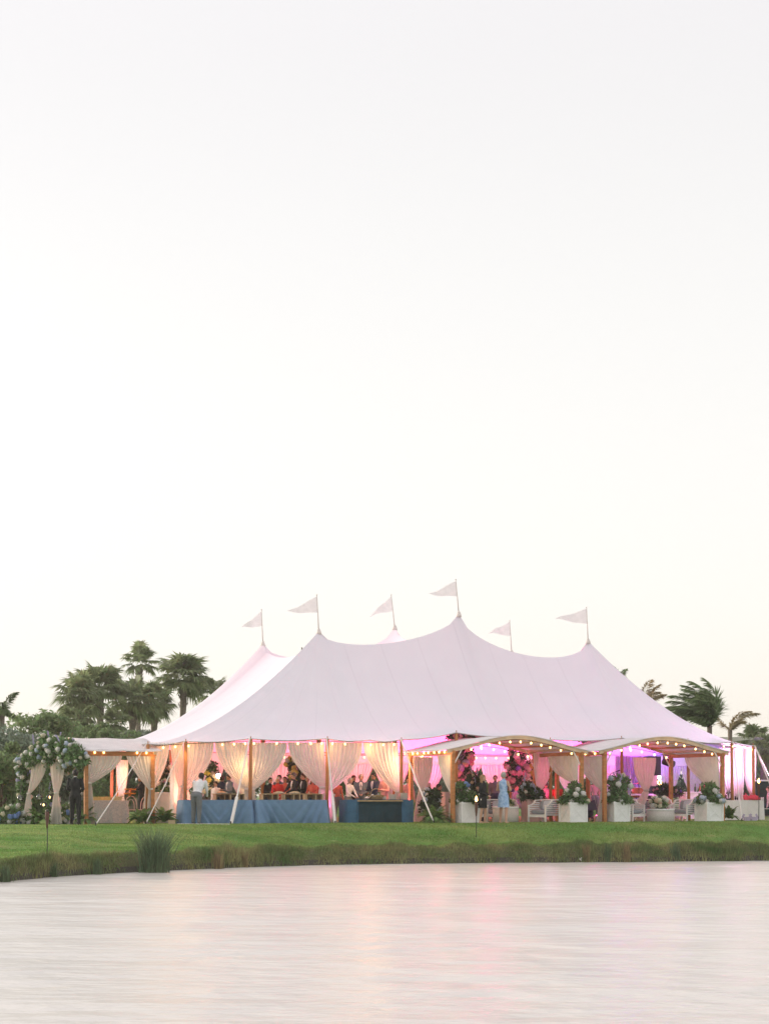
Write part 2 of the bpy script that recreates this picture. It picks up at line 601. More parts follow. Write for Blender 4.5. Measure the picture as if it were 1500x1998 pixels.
# roof between the two rows of peaks
for (i0, i1, j0, j1, fq, bq) in (('A', 'B', 'B2', 'A2', 0, 4), ('B', 'C', 'C2', 'B2', 1, 3)):
    N = 16
    patch = []
    for a in range(N + 1):
        s = a / N
        row = []
        for b in range(N + 1):
            t = b / N
            pf, pb = ridge(fq + min(s, 0.99999)), ridge(bq + min(1 - s, 0.99999))
            lq = {0: 5, 1: 0}[fq]
            base = pf.lerp(pb, t)
            sag_l = 0.75 if fq == 0 else 0.8
            sag = lerp(sag_l, 0.8, s)
            base.z -= sag * (4 * t * (1 - t)) ** (0.55 if a in (0, N) else 0.55) * (0.75 if 0 < a < N else 1.0)
            row.append(base)
        patch.append(row)
    g.grid(patch)
canopy = g.build('canopy', m_sail, tent, smooth=True)
me = canopy.data
uvl = me.uv_layers.new(name='UVMap')
npz = len(per)
uvd = np.zeros((len(me.loops), 2), dtype=np.float32)
for fi, f in enumerate(g.f):
    ls = me.polygons[fi].loop_start
    if fi < n_skirt:
        col = fi % npz
        s0 = per[col][2]
        s1 = per[(col + 1) % npz][2] if col < npz - 1 else seg_len
        us = (s0, s1, s1, s0)
        for k in range(4):
            uvd[ls + k] = (us[k] / 1.5, fi // npz / NT)
    else:
        for k in range(4):
            uvd[ls + k] = (0.5, 0.5)
uvl.data.foreach_set('uv', uvd.ravel())
# hem rope along the eave
g = MB()
g.tube([p + Vector((0, 0, -0.015)) for p, q, s in per] + [per[0][0]], 0.018, 5, cap=False)
g.build('eave_rope', m_edge, tent)
# masts and eave poles
for nm in LOOP:
    p = PK[nm]
    g = MB()
    g.tube([(p.x, p.y, 0), (p.x, p.y, p.z * 0.5), (p.x, p.y, p.z - 0.03)], [0.09, 0.09, 0.05], 10)
    g.build('mast', m_wood, tent, smooth=True)
pole_at = []
for p, q, pole in eave:
    if pole:
        out = (p - tent_base); out.z = 0; out.normalize()
        g = MB()
        ft = Vector((p.x, p.y, 0)) - out * 0.02
        g.tube([ft, Vector((p.x, p.y, p.z - 0.03)) - out * 0.06], [0.062, 0.058], 10)
        g.tube([Vector((p.x, p.y, p.z - 0.02)) - out * 0.06, Vector((p.x, p.y, p.z + 0.07)) - out * 0.06], 0.016, 6)
        g.build('eave_pole', m_wood, tent, smooth=True)
        pole_at.append(p)
# guy ropes: eave corner -> ground anchor
def guy(p, px, py_foot, d, r=0.022, wrap=False):
    foot = W(px, d, gz(X(px, d), d) - 0.05)
    g = MB()
    g.tube([p, p.lerp(foot, 0.5) + Vector((0, 0, -0.03)), foot + Vector((0, 0, 0.1))], r, 6)
    if wrap:
        a, b = p.lerp(foot, 0.68), p.lerp(foot, 0.97)
        g.tube([a, b], r * 1.9, 7)
        g.box(p.lerp(foot, 0.86), (0.10, 0.03, 0.03), rz=0.3)
    g.build('guy_rope', m_rope, tent)
    g = MB()
    g.tube([foot + Vector((0, 0, -0.2)), foot + Vector((0.0, 0, 0.16))], [0.018, 0.024], 7)
    g.build('stake', m_dark, tent)
guy(eave[0][0], 187, 1602, 58.6, 0.017)
guy(eave[1][0], 285, 1607, 60.3, 0.018)
guy(eave[2][0], 450, 1607, 60.4, 0.029, True)
guy(eave[3][0], 654, 1607, 61.5, 0.026, True)
guy(eave[5][0], 846, 1590, 62.0, 0.028)
guy(eave[13][0], 1532, 1600, 70.5, 0.028)
guy(eave[13][0], 1545, 1600, 73.5, 0.022)
guy(eave[24][0], 110, 1600, 66.0, 0.025)
guy(eave[12][0], 1447, 1600, 67.2, 0.02)

# pennants on the peaks
m_flag = mat('pennant_cloth', (0.88, 0.84, 0.84), 0.8, 0.06, 5, transl=0.12)
m_fpole = mat('pennant_pole', (0.66, 0.60, 0.56), 0.5, 0.1, 5)
def pennant(nm, top_px, top_py, fl, fdrop, label):
    b = PK[nm]
    top = W(top_px, b.y, Z(top_py, b.y))
    t = thing('pennant', (b.x, b.y, b.z - 0.05), label, 'flag', 'pennants on the tent peaks')
    g = MB()
    g.tube([b + Vector((0, 0, -0.05)), b.lerp(top, 0.5), top], [0.026, 0.02, 0.014], 7)
    g.ell(top, (0.03, 0.03, 0.03), 8, 5)
    g.lathe([(0.11, -0.12), (0.09, -0.02), (0.05, 0.08), (0.03, 0.1)], 10, c=b)
    g.build('flag_pole', m_fpole, t, smooth=True)
    fh = 0.60
    N = 16
    rows = []
    ph = random.random() * 6
    ax = (b - top).normalized()
    for i in range(N + 1):
        s = i / N
        c0 = top + ax * (0.06 + fdrop * 1.0 * s)
        c1 = top + ax * (0.06 + fh + (fdrop - fh) * 1.0 * s + 0.0)
        c1 = top + ax * lerp(0.06 + fh, 0.06 + fdrop, s)
        w = Vector((-fl * s, -0.25 * fl * s + 0.10 * math.sin(s * 7 + ph) * s, 0))
        rip = 0.06 * math.sin(s * 7 + ph) * s
        rows.append([c0.lerp(c1, k / 4) + w + Vector((0, 0, rip)) for k in range(5)])
    g = MB()
    g.grid(rows)
    g.build('flag_cloth', m_flag, t, smooth=True)
pennant('A2', 510, 1190, 0.85, 0.70, 'small white pennant on the leftmost rear tent peak')
pennant('A', 618, 1161, 1.15, 0.62, 'white pennant on the front left tent peak')
pennant('B2', 763, 1161, 1.0, 0.85, 'white pennant on the middle rear tent peak')
pennant('B', 889, 1131, 1.1, 0.55, 'highest white pennant, on the tall front middle tent peak')
pennant('C2', 994, 1211, 0.95, 0.5, 'white pennant whose peak hides behind the roof ridge')
pennant('C', 1144, 1185, 1.3, 0.45, 'white pennant on the rightmost tent peak')

# ------------------------------------------------------------------ timber awnings
m_awn = mat('awning_canvas', (0.86, 0.83, 0.83), 0.8, 0.05, 3, transl=0.3, bump=0.1, bscale=50)
m_beam = mat('honey_timber', (0.46, 0.195, 0.065), 0.5, 0.22, 3.0, bump=0.15, bscale=14, stretch=(1, 1, 4))
m_lath = mat('pale_rafter', (0.66, 0.50, 0.34), 0.6, 0.15, 4)
def ogee(s):
    return 0.55 * (1 - (2 * s - 1) ** 2) + 0.45 * (0.5 - 0.5 * math.cos(2 * math.pi * s))
def awning(name, label, origin, rz, span, depth, hpost, rise, npurl=9, over=0.12):
    t = thing(name, origin, label, 'awning', rz=rz)
    for x, y in ((0, 0), (span, 0), (0, depth), (span, depth)):
        g = MB(); g.box((x, y, hpost / 2 - 0.05), (0.125, 0.125, hpost + 0.1)); g.build('post', m_beam, t, local=True)
    for x in (0, span):
        g = MB(); g.box((x, depth / 2, hpost + 0.055), (0.10, depth + 0.24, 0.13)); g.build('side_beam', m_beam, t, local=True)
    def arc(s, lift=0.0):
        return hpost + 0.12 + rise * ogee(s) + lift
    N = 22
    for y in (-0.03, depth + 0.03):
        g = MB()
        rows = []
        for i in range(N + 1):
            s = -0.045 + 1.09 * i / N
            x, z = span * s, arc(s)
            rows.append([Vector((x, y - 0.035, z - 0.045)), Vector((x, y + 0.035, z - 0.045)), Vector((x, y + 0.035, z + 0.06)), Vector((x, y - 0.035, z + 0.06))])
        g.grid(rows, closed=True)
        g.add(rows[0], [(0, 1, 2, 3)]); g.add(rows[-1], [(3, 2, 1, 0)])
        g.build('arch', m_lath, t, local=True, smooth=False)
    for i in range(npurl):
        s = 0.06 + 0.88 * i / (npurl - 1)
        g = MB()
        g.box((span * s, depth / 2, arc(s) + 0.02), (0.075, depth - 0.02, 0.05), M=Matrix.Rotation(-math.atan(rise * 4 * (1 - 2 * s) / span), 3, 'Y'))
        g.build('rafter', m_beam if i % 2 else m_lath, t, local=True)
    for x, sg in ((0, 1), (span, -1)):
        for y in (0, depth):
            g = MB(); g.bar((x, y, hpost - 0.42), (x + sg * 0.42, y, hpost + 0.30), 0.04, 0.04); g.build('brace', m_rope, t, local=True)
    rows = []
    for i in range(N + 1):
        s = -0.06 + 1.12 * i / N
        rows.append([Vector((span * s, lerp(-over, depth + 0.25, k / 10), arc(s, 0.075) - 0.03 * math.sin(math.pi * ((k * 2 / 10) % 1)) )) for k in range(11)])
    g = MB(); g.grid(rows)
    # turned-down hem at the two ends
    c = g.build('awning_canvas', m_awn, t, local=True, smooth=True)
    sm = c.modifiers.new('thickness', 'SOLIDIFY'); sm.thickness = 0.025; sm.offset = -1
    return t
aw1_o = W(883, d_awn(883)); aw1_w = (W(1134, d_awn(1134)) - aw1_o).length
aw1 = awning('timber_awning', 'curved timber awning with white canvas on the left of the lounge pair', aw1_o, ALPHA, aw1_w, 3.45, 2.36, 0.46)
aw2_o = W(1179, d_awn(1179)); aw2_w = (W(1409, d_awn(1409)) - aw2_o).length
aw2 = awning('timber_awning', 'curved timber awning with white canvas on the right of the lounge pair', aw2_o, ALPHA, aw2_w, 3.45, 2.38, 0.47)
aw3_n = W(168, d_front(168) - 0.15)
aw3_span, aw3_dep = 4.3, 2.25
aw3_o = aw3_n + V * aw3_span
aw3 = awning('timber_awning', 'timber entrance awning beside the flower covered arch', aw3_o, ALPHA - R(90), aw3_span, aw3_dep, 2.28, 0.42)
def awn_pt(a, x, y, z):
    return a.matrix_basis @ Vector((x, y, z))
# ------------------------------------------------------------------ trees
m_bark = mat('palm_bark', (0.20, 0.165, 0.13), 0.9, 0.3, 8, bump=0.5, bscale=14, stretch=(1, 1, 3))
m_fan = mat('fan_palm_leaf', (0.22, 0.295, 0.14), 0.5, 0.25, 2, transl=0.58, island=0.35, col2=(0.30, 0.33, 0.16))
m_coco = mat('coconut_leaf', (0.24, 0.34, 0.15), 0.45, 0.25, 2, transl=0.58, island=0.35, col2=(0.20, 0.26, 0.12))
m_pale = mat('dry_palm_leaf', (0.42, 0.33, 0.20), 0.6, 0.2, 2, transl=0.55, island=0.3)
m_leaf1 = mat('shrub_leaf', (0.21, 0.31, 0.125), 0.55, 0.25, 1, transl=0.5, island=0.35, col2=(0.23, 0.30, 0.13))
m_leaf2 = mat('grey_shrub_leaf', (0.20, 0.25, 0.18), 0.6, 0.25, 1, transl=0.3, island=0.4)
m_stem = mat('branch_bark', (0.11, 0.085, 0.06), 0.9, 0.25, 6)

def fan_palm(label, px, py, d, r, seed, nleaf=44, group='fan palms behind the tent', lean=0.0):
    """trunk with boots, round crown of fan leaves; (px,py) = crown centre in the photograph, r = crown radius in photograph pixels"""
    nleaf = int(nleaf * 1.0)
    rnd = random.Random(seed)
    c = W(px, d, Z(py, d))
    rr = r * 1.22 * d / F
    base = Vector((c.x + lean, c.y, 0))
    t = thing('fan_palm', base, label, 'palm tree', group)
    g = MB()
    pts = [base.lerp(Vector((c.x, c.y, c.z - rr * 0.25)), k / 8) + Vector((0.05 * math.sin(k), 0, 0)) * (0 < k < 8) for k in range(9)]
    g.tube(pts, [0.24, 0.19, 0.17, 0.16, 0.16, 0.16, 0.17, 0.2, 0.22], 10)
    for k in range(26):          # old leaf boots under the crown
        a = rnd.random() * 6.28
        z = c.z - rr * rnd.uniform(0.3, 0.95)
        o = Vector((math.cos(a), math.sin(a), 0))
        p = Vector((c.x, c.y, z)) + o * 0.15
        g.bar(p, p + o * 0.14 + Vector((0, 0, 0.25)), 0.06, 0.03)
    g.build('trunk', m_bark, t, smooth=True)
    vs, fs = [], []
    for i in range(nleaf):
        az = rnd.random() * 2 * math.pi
        el = math.asin(rnd.uniform(-0.75, 0.98))
        dr = Vector((math.cos(az) * math.cos(el), math.sin(az) * math.cos(el), math.sin(el)))
        pl = rr * rnd.uniform(0.35, 0.62)
        hub = c + dr * pl
        side = dr.cross(Vector((0, 0, 1)))
        if side.length < 0.1: side = Vector((1, 0, 0))
        side.normalize()
        upv = side.cross(dr).normalized()
        o = len(vs)
        w = side * 0.02
        vs += [c - w, c + w, hub + w, hub - w]; fs.append((o, o + 1, o + 2, o + 3))
        L = rr * rnd.uniform(0.48, 0.68)
        nl = 22
        for k in range(nl):
            a = lerp(-2.1, 2.1, k / (nl - 1)) + rnd.uniform(-0.05, 0.05)
            ld = (dr * math.cos(a) + side * math.sin(a)).normalized()
            ln = L * (0.75 + 0.25 * math.cos(a)) * rnd.uniform(0.85, 1.05)
            droop = Vector((0, 0, -1)) * ln * rnd.uniform(0.12, 0.42)
            pw = ld.cross(upv).normalized() * (0.028 * rr + 0.012)
            m1 = hub + ld * ln * 0.55 + upv * 0.03 * rr
            tip = hub + ld * ln + droop
            o = len(vs)
            vs += [hub, m1 - pw, tip, m1 + pw]
            fs.append((o, o + 1, o + 2, o + 3))
    g = MB(); g.add(vs, fs); g.build('crown', m_fan, t)
    return t

def coco_palm(label, px, py, d, size, seed, wind=(-0.55, 0.0, 0.15), nfr=17, material=None, trunk_h=None, group='wind blown coconut palms', els=(-0.5, 1.35)):
    rnd = random.Random(seed)
    c = W(px, d, Z(py, d))
    rr = size * d / F
    t = thing('coconut_palm', (c.x + 0.4, c.y, 0), label, 'palm tree', group)
    g = MB()
    g.tube([Vector((c.x + 0.4 * (1 - k / 7) ** 2, c.y, c.z * k / 7)) for k in range(8)], [0.2, 0.16, 0.14, 0.13, 0.12, 0.12, 0.12, 0.13], 9)
    g.build('trunk', m_bark, t, smooth=True)
    wd = Vector(wind)
    vs, fs = [], []
    for i in range(nfr):
        az = i * 2.399 + rnd.random() * 0.5
        el = rnd.uniform(*els)
        L = rr * rnd.uniform(0.8, 1.1)
        dr = Vector((math.cos(az) * math.cos(el), math.sin(az) * math.cos(el), math.sin(el)))
        pts = []
        p = c.copy()
        N = 16
        for k in range(N + 1):
            pts.append(p.copy())
            dr = (dr + (Vector((0, 0, -0.12)) + wd * 0.10) * (0.35 + k / N)).normalized()
            p += dr * L / N
        for k in range(N):
            o = len(vs)
            w = Vector((0.02, 0, 0.012)) * (1 - k / N)
            vs += [pts[k] - w, pts[k] + w, pts[k + 1] + w, pts[k + 1] - w]; fs.append((o, o + 1, o + 2, o + 3))
            ax = (pts[k + 1] - pts[k]).normalized()
            sd = ax.cross(Vector((0, 0, 1)))
            if sd.length < 0.05: sd = Vector((1, 0, 0))
            sd.normalize()
            ll = L * 0.30 * math.sin(math.pi * min(1, (k + 2) / (N + 2))) ** 0.7 + 0.06
            for sub in range(6):
                q = pts[k].lerp(pts[k + 1], (sub + rnd.random() * 0.6) / 6)
                for sg in (-1, 1):
                    ld = (sd * sg * rnd.uniform(0.5, 0.9) + ax * 0.65 + Vector((0, 0, -rnd.uniform(0.15, 0.75))) + wd * 0.5).normalized()
                    l2 = ll * rnd.uniform(0.75, 1.1)
                    pw = ld.cross(Vector((rnd.uniform(-.4, .4), 0.3, 1))).normalized() * 0.032
                    o = len(vs)
                    vs += [q - pw * 0.5, q + ld * l2 * 0.5 - pw, q + ld * l2 + Vector((0, 0, -0.12 * l2)), q + ld * l2 * 0.5 + pw]
                    fs.append((o, o + 1, o + 2, o + 3))
    g = MB(); g.add(vs, fs); g.build('crown', material or m_coco, t)
    return t

LEAFSH = {}
def shrub(label, px, py_top, d, w_px, seed, material, name='shrub_tree', cat='tree', group='shrubs behind the tent', n=5200, low=0.15):
    """bushy tree: short branching stem and a crown of leaf-sized faces in clumps"""
    rnd = random.Random(seed)
    top = Z(py_top, d)
    rx = w_px * d / F / 2
    base = W(px, d, 0)
    t = thing(name, base, label, cat, group)
    g = MB()
    clumps = []
    ncl = 26
    for i in range(ncl):
        a = rnd.random() * 6.28
        u = rnd.random()
        zz = lerp(low, 0.9, u) * top
        rad = rx * math.sqrt(max(0.06, 1 - ((zz / top - 0.42) / 0.62) ** 2)) * rnd.uniform(0.3, 0.95)
        clumps.append((Vector((base.x + math.cos(a) * rad, base.y + math.sin(a) * rad * 0.8, zz)), rnd.uniform(0.22, 0.42) * min(rx, top * 0.6)))
    for i in range(7):
        c = clumps[i][0]
        m = Vector((lerp(base.x, c.x, 0.3), lerp(base.y, c.y, 0.3), c.z * 0.5))
        g.tube([base, m, c], [0.12, 0.07, 0.02], 6)
    g.build('trunk', m_stem, t, smooth=True)
    rs = np.random.RandomState(seed)
    ci = rs.randint(0, ncl, n)
    cc = np.array([c[0] for c in clumps])[ci]
    cr_ = np.array([c[1] for c in clumps])[ci]
    dv = rs.normal(size=(n, 3)); dv /= np.linalg.norm(dv, axis=1)[:, None]
    p = cc + dv * (cr_ * rs.uniform(0.45, 1.0, n) ** 0.6)[:, None] * np.array([1.1, 1.0, 0.9])
    p[:, 2] = np.clip(p[:, 2], 0.05, top * 1.03)
    nrm = dv + rs.normal(size=(n, 3)) * 0.7
    nrm /= np.linalg.norm(nrm, axis=1)[:, None]
    a = np.cross(nrm, rs.normal(size=(n, 3))); a /= np.linalg.norm(a, axis=1)[:, None]
    b = np.cross(nrm, a)
    s = rs.uniform(0.05, 0.11, n)[:, None] * (d / 80.0)
    vs = np.concatenate([p - a * s * 1.5, p - b * s * 0.6, p + a * s * 1.5, p + b * s * 0.6], axis=1).reshape(-1, 3)
    fs = np.arange(4 * n).reshape(-1, 4)
    g = MB(); g.v = [tuple(q) for q in vs]; g.f = [tuple(q) for q in fs.tolist()]; g.mi = [0] * n
    g.build('crown', material, t)
    return t

fan_palm('tall slender fan palm with a sparse crown against the sky', 271, 1292, 118, 37, 1, 26)
fan_palm('round fan palm standing alone close to the tent roof', 357, 1322, 108, 52, 2, 54)
fan_palm('broad fan palm at the left end of the palm group', 158, 1362, 100, 52, 3, 50)
fan_palm('fan palm with the highest crown of the dense left clump', 194, 1345, 102, 52, 4, 50, lean=0.2)
fan_palm('fan palm with its skirted trunk below the sparse tall one', 258, 1368, 104, 48, 5, 48)
fan_palm('fan palm half hidden at the right of the dense clump', 300, 1374, 106, 42, 6, 46)
fan_palm('low young fan palm between the palm trunks', 226, 1412, 98, 32, 7, 34)
fan_palm('fan palm peeping over the sloping left tent edge', 412, 1352, 112, 38, 8, 36)
fan_palm('short fan palm in front of the left palm clump', 150, 1402, 97, 34, 9, 34)
coco_palm('big wind blown coconut palm behind the right tent slope', 1384, 1418, 92, 100, 11, nfr=30, els=(0.55, 1.5), wind=(-1.1, 0.0, 0.55))
coco_palm('coconut palm showing only a crown tip over the right tent slope', 1196, 1342, 96, 48, 12, nfr=12, els=(0.3, 1.4))
coco_palm('pale dry palm with two upright fronds right of the tent slope', 1250, 1392, 99, 70, 13, nfr=6, material=m_pale, wind=(0.1, 0, 0.3), els=(0.9, 1.45))
coco_palm('pale feathery palm beside the big coconut palm', 1424, 1425, 104, 70, 14, nfr=4, material=m_pale, wind=(0.5, 0, 0.35), els=(0.7, 1.2))
coco_palm('feathery palm cut by the left picture edge', 4, 1392, 90, 52, 15, nfr=10, wind=(0.2, 0, 0.2), els=(0.0, 1.4))
fan_palm('small fan palm with a bare trunk beside the cream house', 1492, 1462, 84, 34, 16, 34)
fan_palm('low bushy fan palm under the cream house roof line', 1470, 1444, 92, 34, 17, 30)

shr = [(-60, 1420, 82, 190, 21, 0), (18, 1402, 80, 150, 22, 1), (82, 1384, 84, 150, 23, 0), (150, 1402, 86, 130, 24, 0), (235, 1408, 90, 140, 25, 0),
       (42, 1470, 74, 120, 26, 0), (330, 1432, 95, 150, 27, 0), (440, 1440, 96, 150, 28, 1), (560, 1440, 97, 160, 29, 0), (690, 1440, 98, 160, 30, 0),
       (830, 1442, 99, 170, 31, 1), (980, 1442, 100, 170, 32, 0), (1130, 1442, 101, 170, 33, 0), (1290, 1446, 102, 170, 34, 1), (1420, 1452, 98, 140, 35, 0),
       (1530, 1480, 96, 150, 36, 1), (-5, 1440, 70, 110, 37, 0), (118, 1462, 78, 110, 38, 1), (192, 1398, 92, 110, 39, 0), (288, 1412, 94, 110, 40, 1)]
shlab = ['dense green tree at the far left picture edge', 'grey green shrub behind the flower arch at the left edge', 'rounded bright green tree above the flower arch',
         'leafy green tree between the arch and the palm trunks', 'green tree under the fan palm trunks', 'dark leafy shrub directly behind the flower arch',
         'green shrub seen through the leftmost tent opening', 'grey green shrub seen past the server', 'green shrub seen behind the guests in red',
         'green shrub seen behind the dark buffet table', 'grey green shrub behind the curtain of the left awning', 'green shrub behind the tall flower columns',
         'green shrub behind the red dressed guest', 'grey green shrub behind the stage', 'green shrub behind the right tent corner', 'grey green shrub behind the generator',
         'dark green shrub low at the left edge behind white flowers', 'grey green shrub behind the man in the black suit',
         'leafy green tree filling the gap between the two left palm trunks', 'grey green tree under the right palms of the clump']
for (px, py, d, w, sd, k), lb in zip(shr, shlab):
    shrub(lb, px, py, d, w, sd, (m_leaf1, m_leaf2)[k], n=7500 if px < 300 else 4500)
# ------------------------------------------------------------------ curtains
m_lin = mat('linen_curtain', (0.78, 0.74, 0.69), 0.85, 0.07, 3, transl=0.36, bump=0.1, bscale=60)
m_sheer = mat('sheer_curtain', (0.80, 0.74, 0.72), 0.85, 0.05, 3, transl=0.5, bump=0.08, bscale=60)
m_white = mat('white_cloth', (0.80, 0.78, 0.77), 0.85, 0.05, 4, transl=0.15)

def curtain(label, A, B, ztop, tie, ztie, zbot, n=9, m=None, tw=0.22, tail=0.5, tail_shift=(0, 0), cat='curtain', group=None, sp=1.8, amp=0.035, res=6, name='curtain', sag=0.0, band=True):
    """Pleated curtain hung from A to B (ground points), gathered to a tie point, then falling to the ground."""
    A, B, tie = Vector(A), Vector(B), Vector(tie)
    ztie += random.uniform(-0.10, 0.14); sp *= random.uniform(0.85, 1.2); tail *= random.uniform(0.8, 1.3); tw *= random.uniform(0.85, 1.25)
    A.z = B.z = tie.z = 0
    ax = (B - A).normalized()
    nr = Vector((-ax.y, ax.x, 0))
    NC = n * res
    rows = []
    ph = random.random() * 6
    rnd = [random.uniform(0.7, 1.3) for _ in range(NC + 1)]
    def pleat(u, k):
        return nr * (math.sin(2 * math.pi * n * u + ph + 0.8 * math.sin(u * 5 + ph)) * k + 0.4 * k * math.sin(2 * math.pi * n * 0.37 * u + 2 * ph))
    NU = 20
    far = 1.0 if (tie - A).length < (tie - B).length else 0.0
    for j in range(NU + 1):
        v = j / NU
        s = v ** sp
        row = []
        for i in range(NC + 1):
            u = i / NC
            T = A.lerp(B, u)
            K = tie + ax * (u - 0.5) * tw
            e = abs(u - (1 - far))          # 0 at the pole side, 1 at the free edge
            p = T.lerp(K, s) + pleat(u, lerp(amp, amp * 1.25, v) * (1 - 0.45 * v ** 3))
            bulge = math.sin(math.pi * v) * e * sag
            p = p + (T - K) * bulge * 0.35
            p.z = lerp(ztop, ztie, v) - 0.02 * rnd[i] * v * e
            row.append(p)
        rows.append(row)
    if zbot is not None:
        ND = 11
        for j in range(1, ND + 1):
            v = j / ND
            row = []
            for i in range(NC + 1):
                u = i / NC
                wv = lerp(tw, tail, v ** 0.7)
                p = tie + ax * (u - 0.5) * wv + Vector((tail_shift[0], tail_shift[1], 0)) * v ** 1.4 + pleat(u, lerp(amp * 0.7, amp * 1.5, v))
                p.z = lerp(ztie, zbot, v)
                row.append(p)
            rows.append(row)
    g = MB(); g.grid(rows)
    ob = g.build(name, m or m_lin, smooth=True)
    tag(ob, label, cat, group)
    if band:
        g = MB()
        rr = tw * 0.5 + 0.015
        ring = []
        for k in range(13):
            a = 2 * math.pi * k / 12
            c = tie + ax * math.cos(a) * rr + nr * math.sin(a) * 0.075
            ring.append((Vector((c.x, c.y, ztie - 0.025)), Vector((c.x, c.y, ztie + 0.03))))
        g.grid([[r[0] for r in ring], [r[1] for r in ring]])
        g.build('tie_band', m or m_lin, ob)
    return ob

def fc(label, p0, p1, tpx, ytie=1543, off=0.12, **k):
    """curtain on the tent's front eave between photograph columns p0 and p1, tied at column tpx"""
    A, B, T = W(p0, d_front(p0)) + V * off, W(p1, d_front(p1)) + V * off, W(tpx, d_front(tpx)) + V * off
    dd = T.y
    zt = Z(1449, A.y)
    return curtain(label, A, B, zt, T, Z(ytie, dd), 0.02, **k)
fc('beige curtain tied to the leftmost tent pole', 290, 333, 290, 1546, tw=0.2, tail=0.35, n=6)
fc('narrow beige curtain hanging straight left of the second tent pole', 334, 360, 356, 1540, n=6, tail=0.3)
fc('beige curtain above the leaning server', 363, 420, 363, 1543, n=8)
fc('beige curtain glowing warm left of the third tent pole', 422, 485, 484, 1541, n=9, sp=2.0)
fc('beige curtain glowing warm right of the third tent pole', 490, 563, 493, 1545, n=10, sp=2.0)
fc('beige curtain left of the pole between the two buffet tables', 563, 634, 632, 1541, n=10, sp=1.9)
fc('beige curtain right of the pole between the two buffet tables', 641, 709, 645, 1541, n=9, sp=1.9)
fc('beige curtain lit from behind beside the last bare tent pole', 712, 779, 779, 1545, n=9, sp=1.9)
# awning curtains
def awc(label, a, x0, x1, xt, y, ztop, ztie, **k):
    P = lambda x, yy=y: awn_pt(a, x, yy, 0)
    return curtain(label, P(x0), P(x1), ztop, P(xt), ztie, 0.02, **k)
awc('hourglass beige curtain behind the slanting white strut', aw1, 0.02, 0.02 + 0.75, 0.35, 3.3, 2.32, 1.15, n=7, tail=0.55, tw=0.16, sp=2.2)
P0, P1 = awn_pt(aw1, 0.06, 0.1, 0), awn_pt(aw1, 0.06, 1.3, 0)
curtain('pale curtain tied behind the left lounge awning post', P1, P0, 2.34, awn_pt(aw1, 0.08, 0.22, 0), 1.12, 0.02, n=7, tw=0.16, tail=0.45, sp=1.9)
curtain('peach curtain at the back right of the left lounge awning', W(1040, 67.2), W(1082, 67.6), 2.5, W(1052, 67.3), 1.05, 0.02, n=8, m=m_lin, sp=2.0, tail=0.4)
P0, P1 = awn_pt(aw1, aw1_w - 0.08, 0.15, 0), awn_pt(aw1, aw1_w - 0.08, 2.3, 0)
curtain('beige curtain tied to the right post of the left lounge awning', P1, P0, 2.36, awn_pt(aw1, aw1_w - 0.08, 0.25, 0), 1.25, 0.02, n=8, tw=0.18, tail=0.4, sp=2.0)
P0, P1 = awn_pt(aw2, 0.06, 0.1, 0), awn_pt(aw2, 0.06, 2.0, 0)
curtain('beige curtain tied to the left post of the right lounge awning', P1, P0, 2.36, awn_pt(aw2, 0.08, 0.25, 0), 1.15, 0.02, n=8, tw=0.18, tail=0.45, sp=1.9, tail_shift=(-0.12, 0))
awc('wind blown taupe curtain at the back of the right lounge awning', aw2, 2.75, 3.75, 3.3, 2.6, 2.36, 1.18, n=8, tail=0.6, tail_shift=(-0.75, -0.4), sp=1.9)
P0, P1 = awn_pt(aw2, aw2_w - 0.06, 0.12, 0), awn_pt(aw2, aw2_w - 0.06, 2.4, 0)
curtain('pleated taupe curtain tied to the rightmost awning post', P1, P0, 2.36, awn_pt(aw2, aw2_w - 0.06, 0.2, 0), 1.2, 0.02, n=10, tw=0.18, tail=0.35, sp=1.9)
# right end of the tent: pale sheer walls
A, B = eave[11][0], eave[12][0]
curtain('long sheer lavender curtain left of the right corner pole', W(1400, A.y + 1.5), W(1452, B.y + 0.25), 2.78, W(1432, B.y + 0.3), 0.85, 0.02, n=9, m=m_sheer, tw=0.75, tail=0.7, sp=2.2, band=False)
curtain('sheer pink curtain knotted at the right corner pole', W(1450, 70.6), W(1475, 71.6), 2.76, W(1466, 71.4), 1.05, 0.02, n=7, m=m_sheer, tw=0.22, tail=0.35, sp=3.2)
# entrance awning
NB = lambda y, x=aw3_span: awn_pt(aw3, x, y, 0)
curtain('beige curtain swept aside on the entrance awning front', NB(0.08), NB(1.2), 2.26, NB(0.1), 1.25, 0.02, n=8, tw=0.16, tail=0.3, sp=1.6)
curtain('beige curtain tied to the right post of the entrance awning', NB(1.35), NB(2.2), 2.26, NB(2.2), 1.15, 0.02, n=7, tw=0.16, tail=0.3, sp=1.6)
curtain('brightly lit cream curtain inside the entrance awning', W(226, 64.5), W(249, 64.8), 2.2, W(236, 64.6), 1.0, 0.02, n=6, tw=0.2, tail=0.4, m=m_sheer)
curtain('taupe drape knotted on the outer left leg of the flower arch', W(60, 62.4), W(93, 62.1), Z(1474, 62.3), W(56, 62.3), Z(1545, 62.3), 0.01, n=6, tw=0.13, tail=0.45, sp=1.9, tail_shift=(-0.08, 0))
curtain('taupe drape on the inner leg of the flower arch', W(98, 61.6), W(128, 61.3), Z(1476, 61.4), W(110, 61.3), Z(1542, 61.4), 0.01, n=6, tw=0.15, tail=0.42, sp=1.9)
